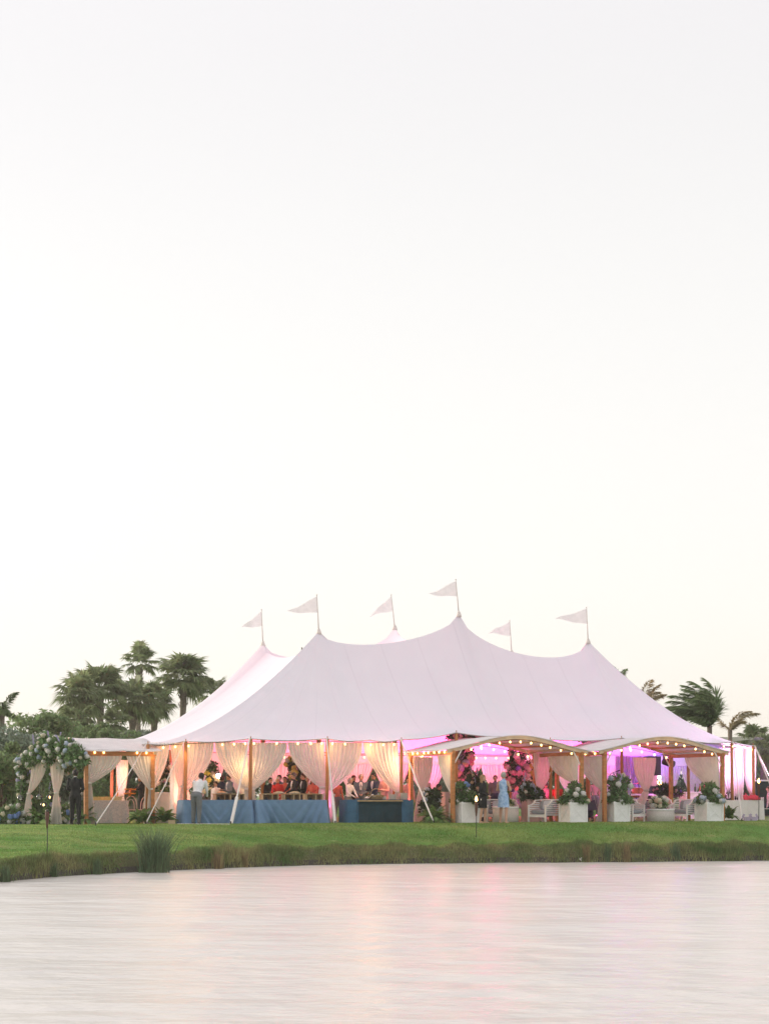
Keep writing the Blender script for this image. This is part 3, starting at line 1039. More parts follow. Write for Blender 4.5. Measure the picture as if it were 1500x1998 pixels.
# far side of the tent: tied sheers under a pink-lit valance
ORD = ['first', 'second', 'third', 'fourth', 'fifth', 'sixth', 'seventh', 'eighth', 'ninth', 'tenth', 'eleventh', 'twelfth', 'thirteenth', 'fourteenth', 'fifteenth', 'sixteenth']
back = [e[0] for e in eave[15:24]][::-1]
for i in range(len(back) - 1):
    a, b = Vector((back[i].x, back[i].y, 0)), Vector((back[i + 1].x, back[i + 1].y, 0))
    nseg = 2
    for s in range(nseg):
        p, q = a.lerp(b, s / nseg), a.lerp(b, (s + 1) / nseg)
        off = -V * 0.15
        mid = p.lerp(q, 0.5)
        for (u0, u1, tt, sd_) in ((p, mid, p, 'left'), (mid, q, q, 'right')):
            tt2 = tt.lerp(mid, 0.1)
            curtain('%s sheer of the %s pair from the left along the far tent side' % (sd_, ORD[2 * i + s]), u0 + off, u1 + off, 2.32, tt2 + off, 1.0, 0.02, n=6, res=5, m=m_sheer, tw=0.16, tail=0.35, sp=1.45, band=False, group='sheer curtains along the far side of the tent')
    g = MB()
    rows = []
    for k in range(9):
        pp = a.lerp(b, k / 8) - V * 0.08
        rows.append([Vector((pp.x, pp.y, 2.80)), Vector((pp.x + 0.03 * math.sin(k * 2), pp.y, 2.55)), Vector((pp.x, pp.y, 2.30 + 0.02 * math.sin(k * 1.7)))])
    g.grid(rows)
    o = g.build('valance', m_sheer, smooth=True)
    tag(o, '%s flat cloth valance from the left above the far sheers' % ORD[i], 'valance', 'cloth valances on the far side of the tent')

# ------------------------------------------------------------------ lamps
m_bulb = mat('warm_bulb', (1, 0.75, 0.4), 0.4, 0, 1, emit=(1.0, 0.55, 0.16), estr=3.5)
m_bulb2 = mat('white_bulb', (1, 0.9, 0.85), 0.4, 0, 1, emit=(1.0, 0.80, 0.62), estr=12.0)
m_cable = mat('lamp_cable', (0.03, 0.028, 0.025), 0.7, 0.1, 5)
gb = MB(); gb.ell((0, 0, 0), (0.032, 0.032, 0.040), 10, 7)
BULB = gb.mesh('bulb', m_bulb, True)
def strand(label, pts, nb, skip=(), drop=0.05, glow=0.0):
    """string of bulbs along a polyline"""
    pts = [Vector(p) for p in pts]
    t = thing('string_light', pts[0], label, 'string light', 'strings of warm bulbs')
    g = MB(); g.tube(pts, 0.010, 5); g.build('cable', m_cable, t)
    L = [0]
    for i in range(1, len(pts)): L.append(L[-1] + (pts[i] - pts[i - 1]).length)
    for k in range(nb):
        if k in skip: continue
        s = L[-1] * (k + 0.5) / nb + random.uniform(-0.06, 0.06)
        i = max(0, min(len(pts) - 2, int(np.searchsorted(L, s)) - 1))
        p = pts[i].lerp(pts[i + 1], (s - L[i]) / max(1e-6, L[i + 1] - L[i]))
        part('bulb', BULB, t, p - pts[0] - Vector((0, 0, drop + 0.03)))
    if glow:
        p = pts[len(pts) // 2]
        lamp_light(t, (p - pts[0]) - Vector((0, 0, 0.25)), (1.0, 0.55, 0.2), glow, 0.5)
def lamp_light(parent, loc, color, power, size=0.1, kind='POINT', aim=None, ang=110, blend=0.7):
    l = bpy.data.lights.new('lamp_light', kind)
    l.energy = power
    l.color = color
    l.shadow_soft_size = size
    if kind == 'SPOT':
        l.spot_size = R(ang); l.spot_blend = blend
    o = bpy.data.objects.new('lamp_light', l)
    o.location = loc
    if aim is not None:
        o.rotation_euler = Vector(aim).to_track_quat('-Z', 'Y').to_euler()
    o.parent = parent
    COL.objects.link(o)
    return o
ev = lambda i, dz=-0.10: eave[i][0] + Vector((0, 0, dz)) - V * 0.0
strand('warm bulb string under the left stretch of the tent eave', [ev(0), ev(1), ev(2)], 9, (0, 4, 5), glow=15)
strand('warm bulb string under the tent eave above the buffet', [ev(2), ev(3)], 7, (1, 3), glow=17)
strand('warm bulb string under the tent eave above the dark table', [ev(3), ev(4), ev(5)], 6, (2,), glow=15)
strand('warm bulb string under the right corner of the tent eave', [ev(11), ev(12), ev(13)], 7, (2,))
def arch_pts(a, span, hp, rise, y, n=15, s0=0.03, s1=0.97, dz=0.0):
    return [awn_pt(a, span * s, y, hp + 0.07 + rise * ogee(s) + dz) for s in [lerp(s0, s1, k / n) for k in range(n + 1)]]
strand('warm bulb string along the front arch of the left lounge awning', arch_pts(aw1, aw1_w, 2.36, 0.46, 0.12), 12, (0,), glow=13)
strand('warm bulb string along the front arch of the right lounge awning', arch_pts(aw2, aw2_w, 2.38, 0.47, 0.12), 12, glow=13)
strand('warm bulb string at the rear of the left lounge awning', arch_pts(aw1, aw1_w, 2.36, 0.36, 3.2, dz=-0.05), 10, (3, 4))
strand('warm bulb string at the rear of the right lounge awning', arch_pts(aw2, aw2_w, 2.38, 0.36, 3.2, dz=-0.05), 9, (3, 4))
strand('warm bulb string on the left side beam of the left lounge awning', [awn_pt(aw1, -0.08, 3.3, 2.52), awn_pt(aw1, -0.08, 0.3, 2.52)], 7, glow=15)
strand('warm bulb string on the left side beam of the right lounge awning', [awn_pt(aw2, -0.08, 1.6, 2.52), awn_pt(aw2, -0.08, 0.2, 2.52)], 2)
strand('warm bulb string on the beam of the entrance awning', [awn_pt(aw3, aw3_span + 0.08, 0.1, 2.45), awn_pt(aw3, aw3_span + 0.08, 2.2, 2.45)], 6, (2, 3), glow=13)
strand('warm bulb string inside the flower arch', arch_pts(aw3, aw3_span, 2.28, 0.42, -0.2, s0=0.2, s1=0.8), 4, (1,), glow=13)
strand('warm bulb string seen deep inside the tent through the curtains', [W(430, 74, 2.62), W(560, 75, 2.58), W(720, 76, 2.6), W(860, 77, 2.6), W(1000, 78, 2.6)], 26, glow=45)

def uplight(label, p, color, power, name='uplight', up=(0, 0, 1), ang=95, mcol=None, z=0.0):
    """floor can lamp with glowing lens, throwing light upwards"""
    t = thing(name, (p.x, p.y, z), label, 'uplight', 'coloured uplights on the tent floor')
    g = MB(); g.lathe([(0.10, 0.0), (0.11, 0.04), (0.10, 0.16), (0.115, 0.18)], 14); g.build('housing', m_dark, t, local=True, smooth=True)
    mm = mat('lens_%d_%d_%d' % tuple(int(c * 99) for c in color), color, 0.4, 0, 1, emit=color, estr=14.0)
    g = MB(); g.lathe([(0.10, 0.182), (0.09, 0.20), (0.04, 0.21)], 14); g.build('lens', mm, t, local=True, smooth=True)
    lamp_light(t, (0, 0, 0.26), color, power, 0.12, 'SPOT', up, ang if ang != 95 else 130)
    return t
PINK, ROSE, VIO, LAV, CORAL = (1.0, 0.055, 0.27), (1.0, 0.09, 0.17), (0.30, 0.07, 1.0), (0.72, 0.45, 1.0), (1.0, 0.22, 0.14)
uplight('magenta uplight at the pole between the two buffet tables', W(646, d_front(646)) + V * 0.35, (1.0, 0.18, 0.55), 130, ang=80)
uplight('pink uplight right of the dark buffet table', W(801, d_front(801)) + V * 0.5, (1.0, 0.22, 0.55), 200, ang=80)
uplight('coral uplight behind the leaning server', W(368, d_front(368)) + V * 0.7, CORAL, 150)
uplight('rose uplight under the far side behind the leftmost opening', W(350, 75.5), ROSE, 350)
uplight('rose uplight under the far side behind the server', W(470, 76.5), ROSE, 650)
uplight('rose uplight under the far side behind the red dresses', W(600, 78), ROSE, 650)
uplight('rose uplight under the far side behind the dark table', W(745, 79.5), ROSE, 650)
uplight('rose uplight under the far side behind the left awning', W(860, 80.5), PINK, 950)
uplight('hot pink uplight between the two flower columns', W(975, 81), PINK, 900)
uplight('hot pink uplight right of the flower columns', W(1070, 81.5), PINK, 900)
uplight('hot pink uplight behind the mic stand', W(1180, 82.5), PINK, 900)
uplight('added hot pink fill light in front of the left flower tower', W(938, 68.6), PINK, 90, ang=140)  # this and the next three: fill lights added to brighten flower towers and guests
uplight('added hot pink fill light in front of the right flower tower', W(1046, 68.6), PINK, 90, ang=140)
uplight('added hot pink fill light behind the middle planters', W(1168, 70.0), PINK, 120, ang=140)
uplight('added violet pink fill light behind the speckled drum table', W(1310, 71.0), (0.8, 0.10, 0.8), 120, ang=140)  # last of the added fill lights
uplight('violet uplight behind the stage speaker', W(1300, 83.5), VIO, 1000)
uplight('violet uplight behind the bar at the right', W(1372, 82), VIO, 700)
uplight('lavender uplight inside the right sheer curtains', W(1428, 72.6), (0.95, 0.50, 0.95), 700)
uplight('pink uplight at the right corner pole', W(1462, 73.0), (1.0, 0.36, 0.58), 500)
uplight('pink uplight in the entrance awning', W(222, 65.5), (1.0, 0.25, 0.5), 160)

def pole_lamp(label, p, z, color, power, drop=True):
    """small lantern on a bracket"""
    t = thing('pole_lantern', (p.x, p.y, z), label, 'lantern', 'lanterns fixed inside the tent')
    g = MB(); g.lathe([(0.02, 0.16), (0.10, 0.12), (0.11, 0.10), (0.03, 0.13)], 12); g.tube([(0, 0, 0.15), (0, 0, 0.34)], 0.012, 6)
    g.build('lamp_cap', m_dark, t, local=True, smooth=True)
    g = MB(); g.ell((0, 0, 0.02), (0.085, 0.085, 0.10), 12, 8); g.build('globe', m_bulb2, t, local=True, smooth=True)
    lamp_light(t, (0, 0, -0.12), color, power, 0.1)
WARM = (1.0, 0.52, 0.18)
pole_lamp('bright lantern glowing through the curtain left of the third pole', W(470, d_front(470) + 0.6), 2.05, WARM, 20)
pole_lamp('bright lantern glowing through the curtain beside the last bare pole', W(771, d_front(771) + 0.6), 2.25, WARM, 36)
pole_lamp('bright lantern in the entrance awning', W(238, 65.2), 1.75, WARM, 20)
pole_lamp('small lantern by the flowers behind the server', W(426, 70), 1.68, WARM, 20)

m_spot = mat('stage_lamp_lens', (1, 0.9, 1), 0.3, 0, 1, emit=(0.93, 0.72, 1.0), estr=10.0)
t = thing('stage_lamp', W(1083, 72.0), 'white violet stage lamp on a tall stand right of the flower columns', 'stage lamp')
zs = Z(1479, 72.0)
g = MB(); g.tube([(0, 0, 0), (0, 0, zs - 0.12)], 0.02, 8)
for k in range(3):
    a = k * 2.09; g.tube([(0, 0, 0.5), (0.4 * math.cos(a), 0.4 * math.sin(a), 0.0)], 0.014, 6)
g.build('stand', m_dark, t, local=True)
g = MB(); g.tube([(0, 0.02, zs), (0, 0.25, zs + 0.05)], [0.10, 0.07], 12); g.build('lamp_body', m_dark, t, local=True, smooth=True)
g = MB(); g.ell((0, -0.02, zs), (0.10, 0.05, 0.10), 12, 8); g.build('lens', m_spot, t, local=True, smooth=True)
lamp_light(t, (0, -0.2, zs), (0.9, 0.55, 1.0), 25, 0.1)
# ------------------------------------------------------------------ people
m_skin = mat('skin', (0.52, 0.31, 0.22), 0.5, 0.06, 12)
m_skin2 = mat('skin_dark', (0.12, 0.065, 0.04), 0.5, 0.06, 12)
m_skin3 = mat('skin_tan', (0.40, 0.22, 0.14), 0.5, 0.06, 12)
m_eye = mat('eye_dark', (0.03, 0.02, 0.02), 0.3, 0, 1)
m_lip = mat('lip', (0.40, 0.14, 0.12), 0.5, 0, 1)
def cmat(name, c, **k):
    return mat('fabric_' + name, c, 0.85, 0.10, 9, bump=0.25, bscale=22, **k)
m_black = cmat('black', (0.016, 0.017, 0.018)); m_wshirt = cmat('white', (0.74, 0.74, 0.76)); m_grey = cmat('grey', (0.16, 0.17, 0.18))
m_navy = cmat('navy', (0.03, 0.045, 0.08)); m_slate = cmat('slate', (0.12, 0.16, 0.21)); m_red = cmat('red', (0.55, 0.035, 0.03))
m_coralf = cmat('coral', (0.60, 0.16, 0.10)); m_pinkf = cmat('pink', (0.66, 0.34, 0.36)); m_lilac = cmat('lilac', (0.40, 0.34, 0.46))
m_cream = cmat('cream', (0.62, 0.56, 0.48)); m_shoe = cmat('shoe', (0.02, 0.018, 0.016)); m_tie = cmat('tie', (0.10, 0.13, 0.24)); m_sandal = cmat('sandal', (0.45, 0.30, 0.20))
m_green = cmat('sage', (0.20, 0.26, 0.18)); m_mag = cmat('magenta', (0.55, 0.10, 0.28))
m_bluefl = mat('blue_flower_print', (0.20, 0.36, 0.62), 0.85, 0.1, 14, col2=(0.46, 0.62, 0.82), bump=0.2, bscale=22)
m_pinkfl = mat('pink_flower_print', (0.66, 0.20, 0.34), 0.85, 0.1, 22, col2=(0.78, 0.66, 0.66), bump=0.2, bscale=22)
def hmat(name, c):
    return mat('hair_' + name, c, 0.5, 0.3, 30, bump=0.4, bscale=60, stretch=(1, 1, 0.25))
h_black = hmat('black', (0.012, 0.010, 0.010)); h_brown = hmat('brown', (0.07, 0.035, 0.018)); h_blond = hmat('blond', (0.30, 0.17, 0.08))
h_grey = hmat('grey', (0.36, 0.36, 0.33)); h_dk = hmat('dark', (0.03, 0.018, 0.012)); h_white = hmat('white', (0.60, 0.56, 0.50))

ARMS = {'down': ((.135, .012, .635), (.142, -.03, .49)), 'front': ((.145, .005, .645), (.035, -.115, .575)), 'reach': ((.125, -.10, .70), (.075, -.245, .655)),
        'bent': ((.145, -.015, .645), (.085, -.155, .665)), 'table': ((.14, -.075, .665), (.06, -.20, .60)), 'up': ((.15, -.09, .70), (.05, -.13, .83)), 'hip': ((.185, .02, .66), (.10, -.03, .56))}

def capsule(g, a, b, ra, rb, n=10, sx=1.0):
    a, b = Vector(a), Vector(b)
    t = (b - a).normalized()
    pts, rad = [], []
    for k in range(4):
        an = math.pi / 2 * (1 - k / 3)
        pts.append(a - t * ra * math.sin(an)); rad.append(max(0.001, ra * math.cos(an)))
    for k in range(4):
        an = math.pi / 2 * k / 3
        pts.append(b + t * rb * math.sin(an)); rad.append(max(0.001, rb * math.cos(an)))
    g.tube(pts, rad, n, sx=sx)

def person(label, px, d, yaw, h=1.72, skin=None, top=None, bottom=None, shoe=None, hair=None, hs='short', arms=('down', 'down'), lean=0.0,
           sleeve='long', dress=None, hem=0.30, sit=False, fine=False, z=0.0, shirt=None, head_turn=0.0, nod=0.0, fem=False, stride=0.02, seat=0.46, collar=None, group='wedding guests', cat='person', armvec=None):
    """one continuous body (tapered limbs, torso, neck, head with face, hands with five fingers), hair and a skirt as children"""
    skin = skin or m_skin; top = top or m_black; bottom = bottom or top; shoe = shoe or m_shoe; hair = hair or h_brown
    sh = 0.098 if fem else 0.119
    bk = 1.0 if fem else 1.14
    g = MB()
    segs = []           # (tag, a, b, ra, rb) used afterwards to colour the surface
    hipz = 0.515
    drop = 0.0
    if sit:
        drop = hipz - (seat / h + 0.055)
    def up(p):          # upper body: lean about the hips, lowered when seated
        p = Vector(p)
        q = p - Vector((0, 0, hipz))
        c, s = math.cos(lean), math.sin(lean)
        return Vector((q.x, q.y * c - q.z * s, q.y * s + q.z * c + hipz - drop))
    def cap(tg, a, b, ra, rb, n=10, sx=1.0):
        a, b = Vector(a) * h, Vector(b) * h
        capsule(g, a, b, ra * h, rb * h, n, sx)
        segs.append((tg, a, b, ra * h, rb * h))
    # legs
    for s in (-1, 1):
        hp = Vector((s * 0.052, 0, hipz - drop))
        if sit:
            kn = Vector((s * 0.065, -0.25, hipz - drop + 0.005)); an = Vector((s * 0.065, -0.235, 0.045))
        else:
            kn = Vector((s * 0.056 + stride * s * 0.4, -0.012 - s * stride * 0.6, 0.275)); an = Vector((s * 0.058 + stride * s * 0.6, 0.012 - s * stride, 0.045))
        lt = 'bottom' if not dress else 'skin'
        k = 1.22 if lt == 'bottom' else 0.88
        cap(lt, hp, kn, 0.052 * k, 0.036 * k)
        cap(lt, kn, lerp(kn, an, 0.35), 0.036 * k, 0.035 * k)
        cap(lt, lerp(kn, an, 0.3), an, 0.035 * k, (0.031 if lt == 'bottom' else 0.02))
        cap('shoe', an + Vector((0, 0.012, -0.022)), an + Vector((s * 0.01, -0.085, -0.03)), 0.021, 0.017)
    # torso rings
    wst = 0.066 if fem else 0.078
    rings = [(0.475, 0.062, 0.050), (0.51, 0.094, 0.064), (0.56, 0.090 if fem else 0.086, 0.060), (0.625, wst, 0.052), (0.70, 0.084 if fem else 0.092, 0.060), (0.765, sh - 0.006, 0.060),
             (0.805, sh - 0.012, 0.050), (0.832, 0.058, 0.042), (0.85, 0.034, 0.034)]
    rows = []
    for zz, rx, ry in rings:
        row = []
        for k in range(18):
            a = 2 * math.pi * k / 18
            row.append(up((rx * (bk if zz < 0.76 else 1.0) * math.cos(a), ry * bk * math.sin(a) + 0.006, zz)) * h)
        rows.append(row)
    g.grid(rows, closed=True)
    g.add(rows[0], [tuple(range(18))[::-1]]); g.add(rows[-1], [tuple(range(18))])
    segs.append(('top', up((0, 0, 0.60)) * h, up((0, 0, 0.80)) * h, 0.080 * h, 0.075 * h))
    segs.append(('hip', up((0, 0, 0.50)) * h, up((0, 0, 0.56)) * h, 0.080 * h, 0.080 * h))
    cap('skin' if not collar else 'collar', up((0, 0.004, 0.835)), up((0, 0.0, 0.862)), 0.034, 0.031)
    cap('skin', up((0, 0.0, 0.86)), up((0, -0.004, 0.885)), 0.030, 0.029)
    # head: turned and nodded about the neck
    hc = up((0, -0.006, 0.928))
    Mh = Matrix.Rotation(lean * 0.4 + nod, 3, 'X') @ Matrix.Rotation(head_turn, 3, 'Z')
    def hd(p):
        return (hc + Mh @ Vector(p)) * h
    g.ell(hd((0, 0.004, 0.008)), (0.046 * h, 0.058 * h, 0.062 * h), 18, 12, M=Mh)
    g.ell(hd((0, -0.018, -0.030)), (0.035 * h, 0.036 * h, 0.036 * h), 14, 9, M=Mh)
    segs.append(('skin', hd((0, 0, 0.02)), hd((0, -0.012, -0.03)), 0.052 * h, 0.038 * h))
    g.ell(hd((0, -0.058, -0.008)), (0.008 * h, 0.012 * h, 0.014 * h), 8, 6, M=Mh)          # nose
    for s in (-1, 1):
        g.ell(hd((s * 0.047, 0.008, -0.003)), (0.006 * h, 0.012 * h, 0.017 * h), 8, 6, M=Mh)  # ear
        segs.append(('eye', hd((s * 0.0175, -0.0535, 0.006)), hd((s * 0.0180, -0.0535, 0.0062)), 0.0062 * h, 0.0062 * h))
    segs.append(('lip', hd((-0.010, -0.0525, -0.036)), hd((0.010, -0.0525, -0.036)), 0.0045 * h, 0.0045 * h))
    # arms and hands
    for s, pose in zip((-1, 1), arms):
        e, w = ARMS[pose]
        S = up((s * (sh - 0.004), 0.004, 0.805))
        E = up((s * e[0], e[1], e[2])); Wp = up((s * w[0], w[1], w[2]))
        if armvec and s in armvec:
            E, Wp = up(armvec[s][0]), up(armvec[s][1])
        at = 'top' if sleeve != 'none' else 'skin'
        ft = 'top' if sleeve == 'long' else 'skin'
        cap(at, S, E, (0.034 if at == 'top' else 0.026) * bk, (0.027 if at == 'top' else 0.022) * bk)
        cap(ft, E, Wp, 0.026 if ft == 'top' else 0.021, 0.019 if ft == 'top' else 0.014)
        fd = (Wp - E).normalized()
        bend = Vector((-s * 0.25, -0.15, -0.25))
        hdv = (fd + bend * 0.5).normalized()
        sd = hdv.cross(Vector((0, 0, 1)))
        if sd.length < 0.1: sd = Vector((0, 1, 0))
        sd.normalize()
        pc = Wp + hdv * 0.028
        cap('skin', Wp, pc + hdv * 0.012, 0.0135, 0.0165)
        for k, (of, ln) in enumerate(((-0.013, 0.034), (-0.0045, 0.040), (0.0045, 0.038), (0.0125, 0.030))):
            b0 = pc + hdv * 0.014 + sd * of
            b1 = b0 + hdv * ln * 0.55 + bend * 0.008
            b2 = b1 + (hdv + bend * 0.9).normalized() * ln * 0.5
            cap('skin', b0, b1, 0.0052, 0.005, 6); cap('skin', b1, b2, 0.005, 0.0042, 6)
        th = pc - hdv * 0.004 - sd * 0.014
        t1 = th + (hdv * 0.7 - sd * 0.8).normalized() * 0.02
        cap('skin', th, t1, 0.0058, 0.005, 6); cap('skin', t1, t1 + (hdv - sd * 0.2).normalized() * 0.016, 0.005, 0.0042, 6)
    if shirt:     # open jacket front
        segs.append(('shirt', up((0, -0.072, 0.66)) * h, up((0, -0.060, 0.815)) * h, 0.012 * h, 0.030 * h))
        segs.append(('tie', up((0, -0.080, 0.65)) * h, up((0, -0.066, 0.815)) * h, 0.013 * h, 0.0145 * h))
    # one continuous surface
    me = bpy.data.meshes.new('body_src'); me.from_pydata(g.v, [], g.f); me.update()
    tmp = bpy.data.objects.new('body_src', me); COL.objects.link(tmp)
    rm = tmp.modifiers.new('r', 'REMESH'); rm.mode = 'VOXEL'; rm.voxel_size = 0.011 if fine else 0.021; rm.use_smooth_shade = True
    smd = tmp.modifiers.new('s', 'SMOOTH'); smd.factor = 0.5; smd.iterations = 3 if fine else 2
    dg = bpy.context.evaluated_depsgraph_get()
    body = bpy.data.meshes.new_from_object(tmp.evaluated_get(dg))
    bpy.data.objects.remove(tmp); bpy.data.meshes.remove(me)
    body.name = 'person'
    tagm = {'skin': skin, 'top': top, 'bottom': bottom, 'hip': (top if dress else bottom), 'shoe': shoe, 'eye': m_eye, 'lip': m_lip, 'shirt': shirt or m_wshirt, 'tie': m_tie, 'collar': collar or m_wshirt}
    if shirt is not None or top is m_black and not dress:
        tagm['hip'] = top
    tags = list(tagm.keys())
    body.materials.clear()
    for tname in tags: body.materials.append(tagm[tname])
    nf = len(body.polygons)
    cen = np.zeros(nf * 3, dtype=np.float32); body.polygons.foreach_get('center', cen); cen = cen.reshape(-1, 3)
    best = np.full(nf, 1e9); idx = np.zeros(nf, dtype=np.int32)
    for tg, a, b, ra, rb in segs:
        a_, b_ = np.array(a), np.array(b)
        ab = b_ - a_
        t = np.clip(((cen - a_) @ ab) / max(1e-9, ab @ ab), 0, 1)
        dist = np.linalg.norm(cen - (a_ + t[:, None] * ab), axis=1) - (ra + (rb - ra) * t)
        if tg in ('eye', 'lip', 'shirt', 'tie'):
            dist = np.where(dist < (0.004 if tg != 'tie' else 0.002), dist - 0.2 - (0.1 if tg == 'tie' else 0), 1e9)
        u = dist < best
        best[u] = dist[u]; idx[u] = tags.index(tg)
    body.polygons.foreach_set('material_index', idx)
    body.polygons.foreach_set('use_smooth', [True] * nf)
    body.update()
    ob = bpy.data.objects.new('person', body)
    ob.location = (X(px, d), d, z + (gz(X(px, d), d) if not sit else 0.0)); ob.rotation_euler = (0, 0, R(yaw))
    COL.objects.link(ob)
    tag(ob, label, cat, group)
    # hair
    g = MB()
    N, Mv = 20, 12
    rows = []
    for j in range(Mv + 1):
        th = math.pi * 0.62 * j / Mv
        row = []
        for k in range(N):
            a = 2 * math.pi * k / N
            front = max(0.0, -math.sin(a))
            th2 = th * (1 - 0.42 * front) * (1.12 if math.sin(a) > 0 else 1.0)
            r = 1.0 + 0.05 * math.sin(7 * a + 3 * j) * (j > 1)
            row.append(hd((0.052 * r * math.sin(th2) * math.cos(a), 0.008 + 0.064 * r * math.sin(th2) * math.sin(a), 0.010 + 0.067 * math.cos(th2))))
        rows.append(row)
    g.grid(rows, closed=True)
    if hs == 'long':
        rows = []
        for j in range(8):
            v = j / 7
            row = []
            for k in range(15):
                a = lerp(-0.35, math.pi + 0.35, k / 14)
                rx = lerp(0.052, 0.060, math.sin(v * 3)) * (1 + 0.06 * math.sin(5 * a + j))
                row.append(hd((rx * math.cos(a), 0.004 + lerp(0.060, 0.046, v) * math.sin(a), 0.01 - 0.145 * v)))
            rows.append(row)
        g.grid(rows)
    if hs == 'bun':
        g.ell(hd((0, 0.066, 0.02)), (0.026 * h, 0.024 * h, 0.026 * h), 10, 7)
    hb = g.build('hair', hair, ob, smooth=True, local=True)
    if dress:
        rows = []
        zs_ = [(0.70, 0.088, 0.064), (0.62, 0.074, 0.058), (0.56, 0.096, 0.070), (0.50, 0.108, 0.078), (0.42, 0.110, 0.080), (0.35, 0.112, 0.084), (hem, 0.118, 0.088)]
        for zz, rx, ry in zs_:
            row = []
            for k in range(36):
                a = 2 * math.pi * k / 36
                f = 1 + 0.05 * math.sin(a * 9 + zz * 4) * max(0, (0.6 - zz)) * 3
                p = up((rx * f * math.cos(a), ry * f * math.sin(a) + 0.005, zz)) if zz > 0.5 else Vector((rx * f * math.cos(a), ry * f * math.sin(a) + 0.005, zz - drop))
                row.append(p * h)
            rows.append(row)
        if not sit:
            g = MB(); g.grid(rows, closed=True); g.build('dress_skirt', dress, ob, smooth=True, local=True)
    return ob

# in front of and under the tent (photograph column of the feet, depth)
person('man in a black suit standing on the lawn with his back turned', 147, 59.7, 172, 1.80, m_skin2, m_black, m_black, hair=h_black, arms=('front', 'front'), fine=True, collar=m_wshirt, stride=0.03)
person('server in white shirt and grey trousers leaning over the blue table', 383, 60.75, 158, 1.80, m_skin2, m_wshirt, m_grey, hair=h_black, arms=('reach', 'reach'), lean=0.50, fine=True, sleeve='long', nod=0.2)
w1 = person('woman with long hair in a short black dress holding a black bag', 942, 62.3, 62, 1.66, m_skin, m_black, m_black, shoe=m_sandal, hair=h_blond, hs='long', arms=('front', 'front'), dress=m_black, hem=0.32, fem=True, fine=True)
w2 = person('grey haired woman in a sleeveless blue flower print dress', 982, 62.5, 150, 1.76, m_skin, m_bluefl, m_bluefl, shoe=m_sandal, hair=h_grey, arms=('bent', 'bent'), sleeve='none', dress=m_bluefl, hem=0.315, fem=True, fine=True, stride=0.045)
person('boy in a pale shirt and tie beside the leaning server', 421, 65.6, -38, 1.46, m_skin, m_wshirt, m_grey, hair=h_dk, arms=('down', 'down'), sleeve='long')
person('dark haired man in a slate jacket looking down behind the buffet', 447, 65.4, -62, 1.72, m_skin3, m_slate, m_slate, hair=h_dk, arms=('bent', 'bent'), shirt=m_wshirt, nod=0.25)
person('man in a navy jacket behind the boy in the tie', 433, 67.0, 160, 1.68, m_skin3, m_navy, m_navy, hair=h_brown)
person('server in a pale shirt moving in front of the warm curtains', 479, 64.4, 200, 1.66, m_skin2, m_wshirt, m_slate, hair=h_grey, arms=('bent', 'bent'), sleeve='short')
person('grey haired woman in a bright red dress at the buffet', 542, 65.3, 12, 1.60, m_skin, m_red, m_red, hair=h_white, arms=('table', 'front'), fem=True, dress=m_red)
person('guest with dark hair in black left of the woman in red', 527, 66.8, 30, 1.60, m_skin, m_black, m_black, hair=h_black, arms=('bent', 'bent'))
person('guest in an orange top behind the woman in red', 556, 67.4, -20, 1.64, m_skin3, m_coralf, m_coralf, hair=h_brown, fem=True, arms=('bent', 'down'))
person('grey haired man in an open dark suit at the wooden risers', 573, 65.0, -55, 1.76, m_skin, m_black, m_black, hair=hmat('steel', (0.14, 0.13, 0.12)), arms=('table', 'table'), shirt=m_wshirt, nod=0.2)
person('man in a black jacket behind the grey haired man in a suit', 592, 66.8, -70, 1.76, m_skin, m_black, m_black, hair=h_brown, arms=('bent', 'bent'), shirt=m_wshirt)
person('dark haired woman with an orange wrap near the tent pole', 610, 66.2, -30, 1.60, m_skin3, m_coralf, m_coralf, hair=h_black, hs='long', fem=True, arms=('bent', 'bent'))
person('woman in a red dress half behind the tent pole', 626, 65.7, -60, 1.58, m_skin, m_red, m_red, hair=h_dk, hs='bun', fem=True, dress=m_red)
person('guest with flushed face at the left end of the dark table', 659, 66.2, 40, 1.56, m_skin, m_coralf, m_grey, hair=h_brown, fem=True)
person('woman in a white blouse behind the dark table', 679, 65.6, 55, 1.60, m_skin, m_wshirt, m_grey, hair=h_grey, fem=True, arms=('table', 'table'), lean=0.15)
person('broad man in a slate jacket behind the dark table', 704, 66.4, 0, 1.72, m_skin, m_slate, m_slate, hair=h_grey, arms=('front', 'front'), shirt=m_wshirt)
person('dark haired bearded man in a navy jacket by the basket', 729, 65.8, -40, 1.76, m_skin3, m_navy, m_navy, hair=h_black, arms=('bent', 'table'), shirt=m_wshirt, nod=0.1)
person('guest in a pink shirt at the right end of the dark table', 749, 66.4, -50, 1.74, m_skin, m_pinkf, m_pinkf, hair=h_grey, arms=('bent', 'bent'))
person('guest in pink glimpsed right of the last bare pole', 796, 68.4, 10, 1.62, m_skin, m_pinkf, m_pinkf, hair=h_brown, fem=True, dress=m_pinkf)
person('brown haired guest behind the slanting white strut', 829, 71.0, 30, 1.72, m_skin, m_cream, m_grey, hair=h_brown)
person('seated dark haired guest at the wooden chair under the left awning', 856, 68.0, 70, 1.70, m_skin3, m_black, m_black, hair=h_black, sit=True)
person('guest in lilac seated behind the woman in blue', 1006, 69.6, 50, 1.66, m_skin, m_lilac, m_lilac, hair=h_brown, fem=True, sit=True)
person('dark haired guest seated in front of the right flower column', 1032, 70.6, -10, 1.70, m_skin, m_pinkf, m_grey, hair=h_dk, sit=True)
person('guest in a pink flower print seen through the peach curtains', 1065, 69.5, 160, 1.62, m_skin, m_pinkfl, m_pinkfl, hair=h_brown, hs='bun', fem=True, sit=True, seat=0.6)
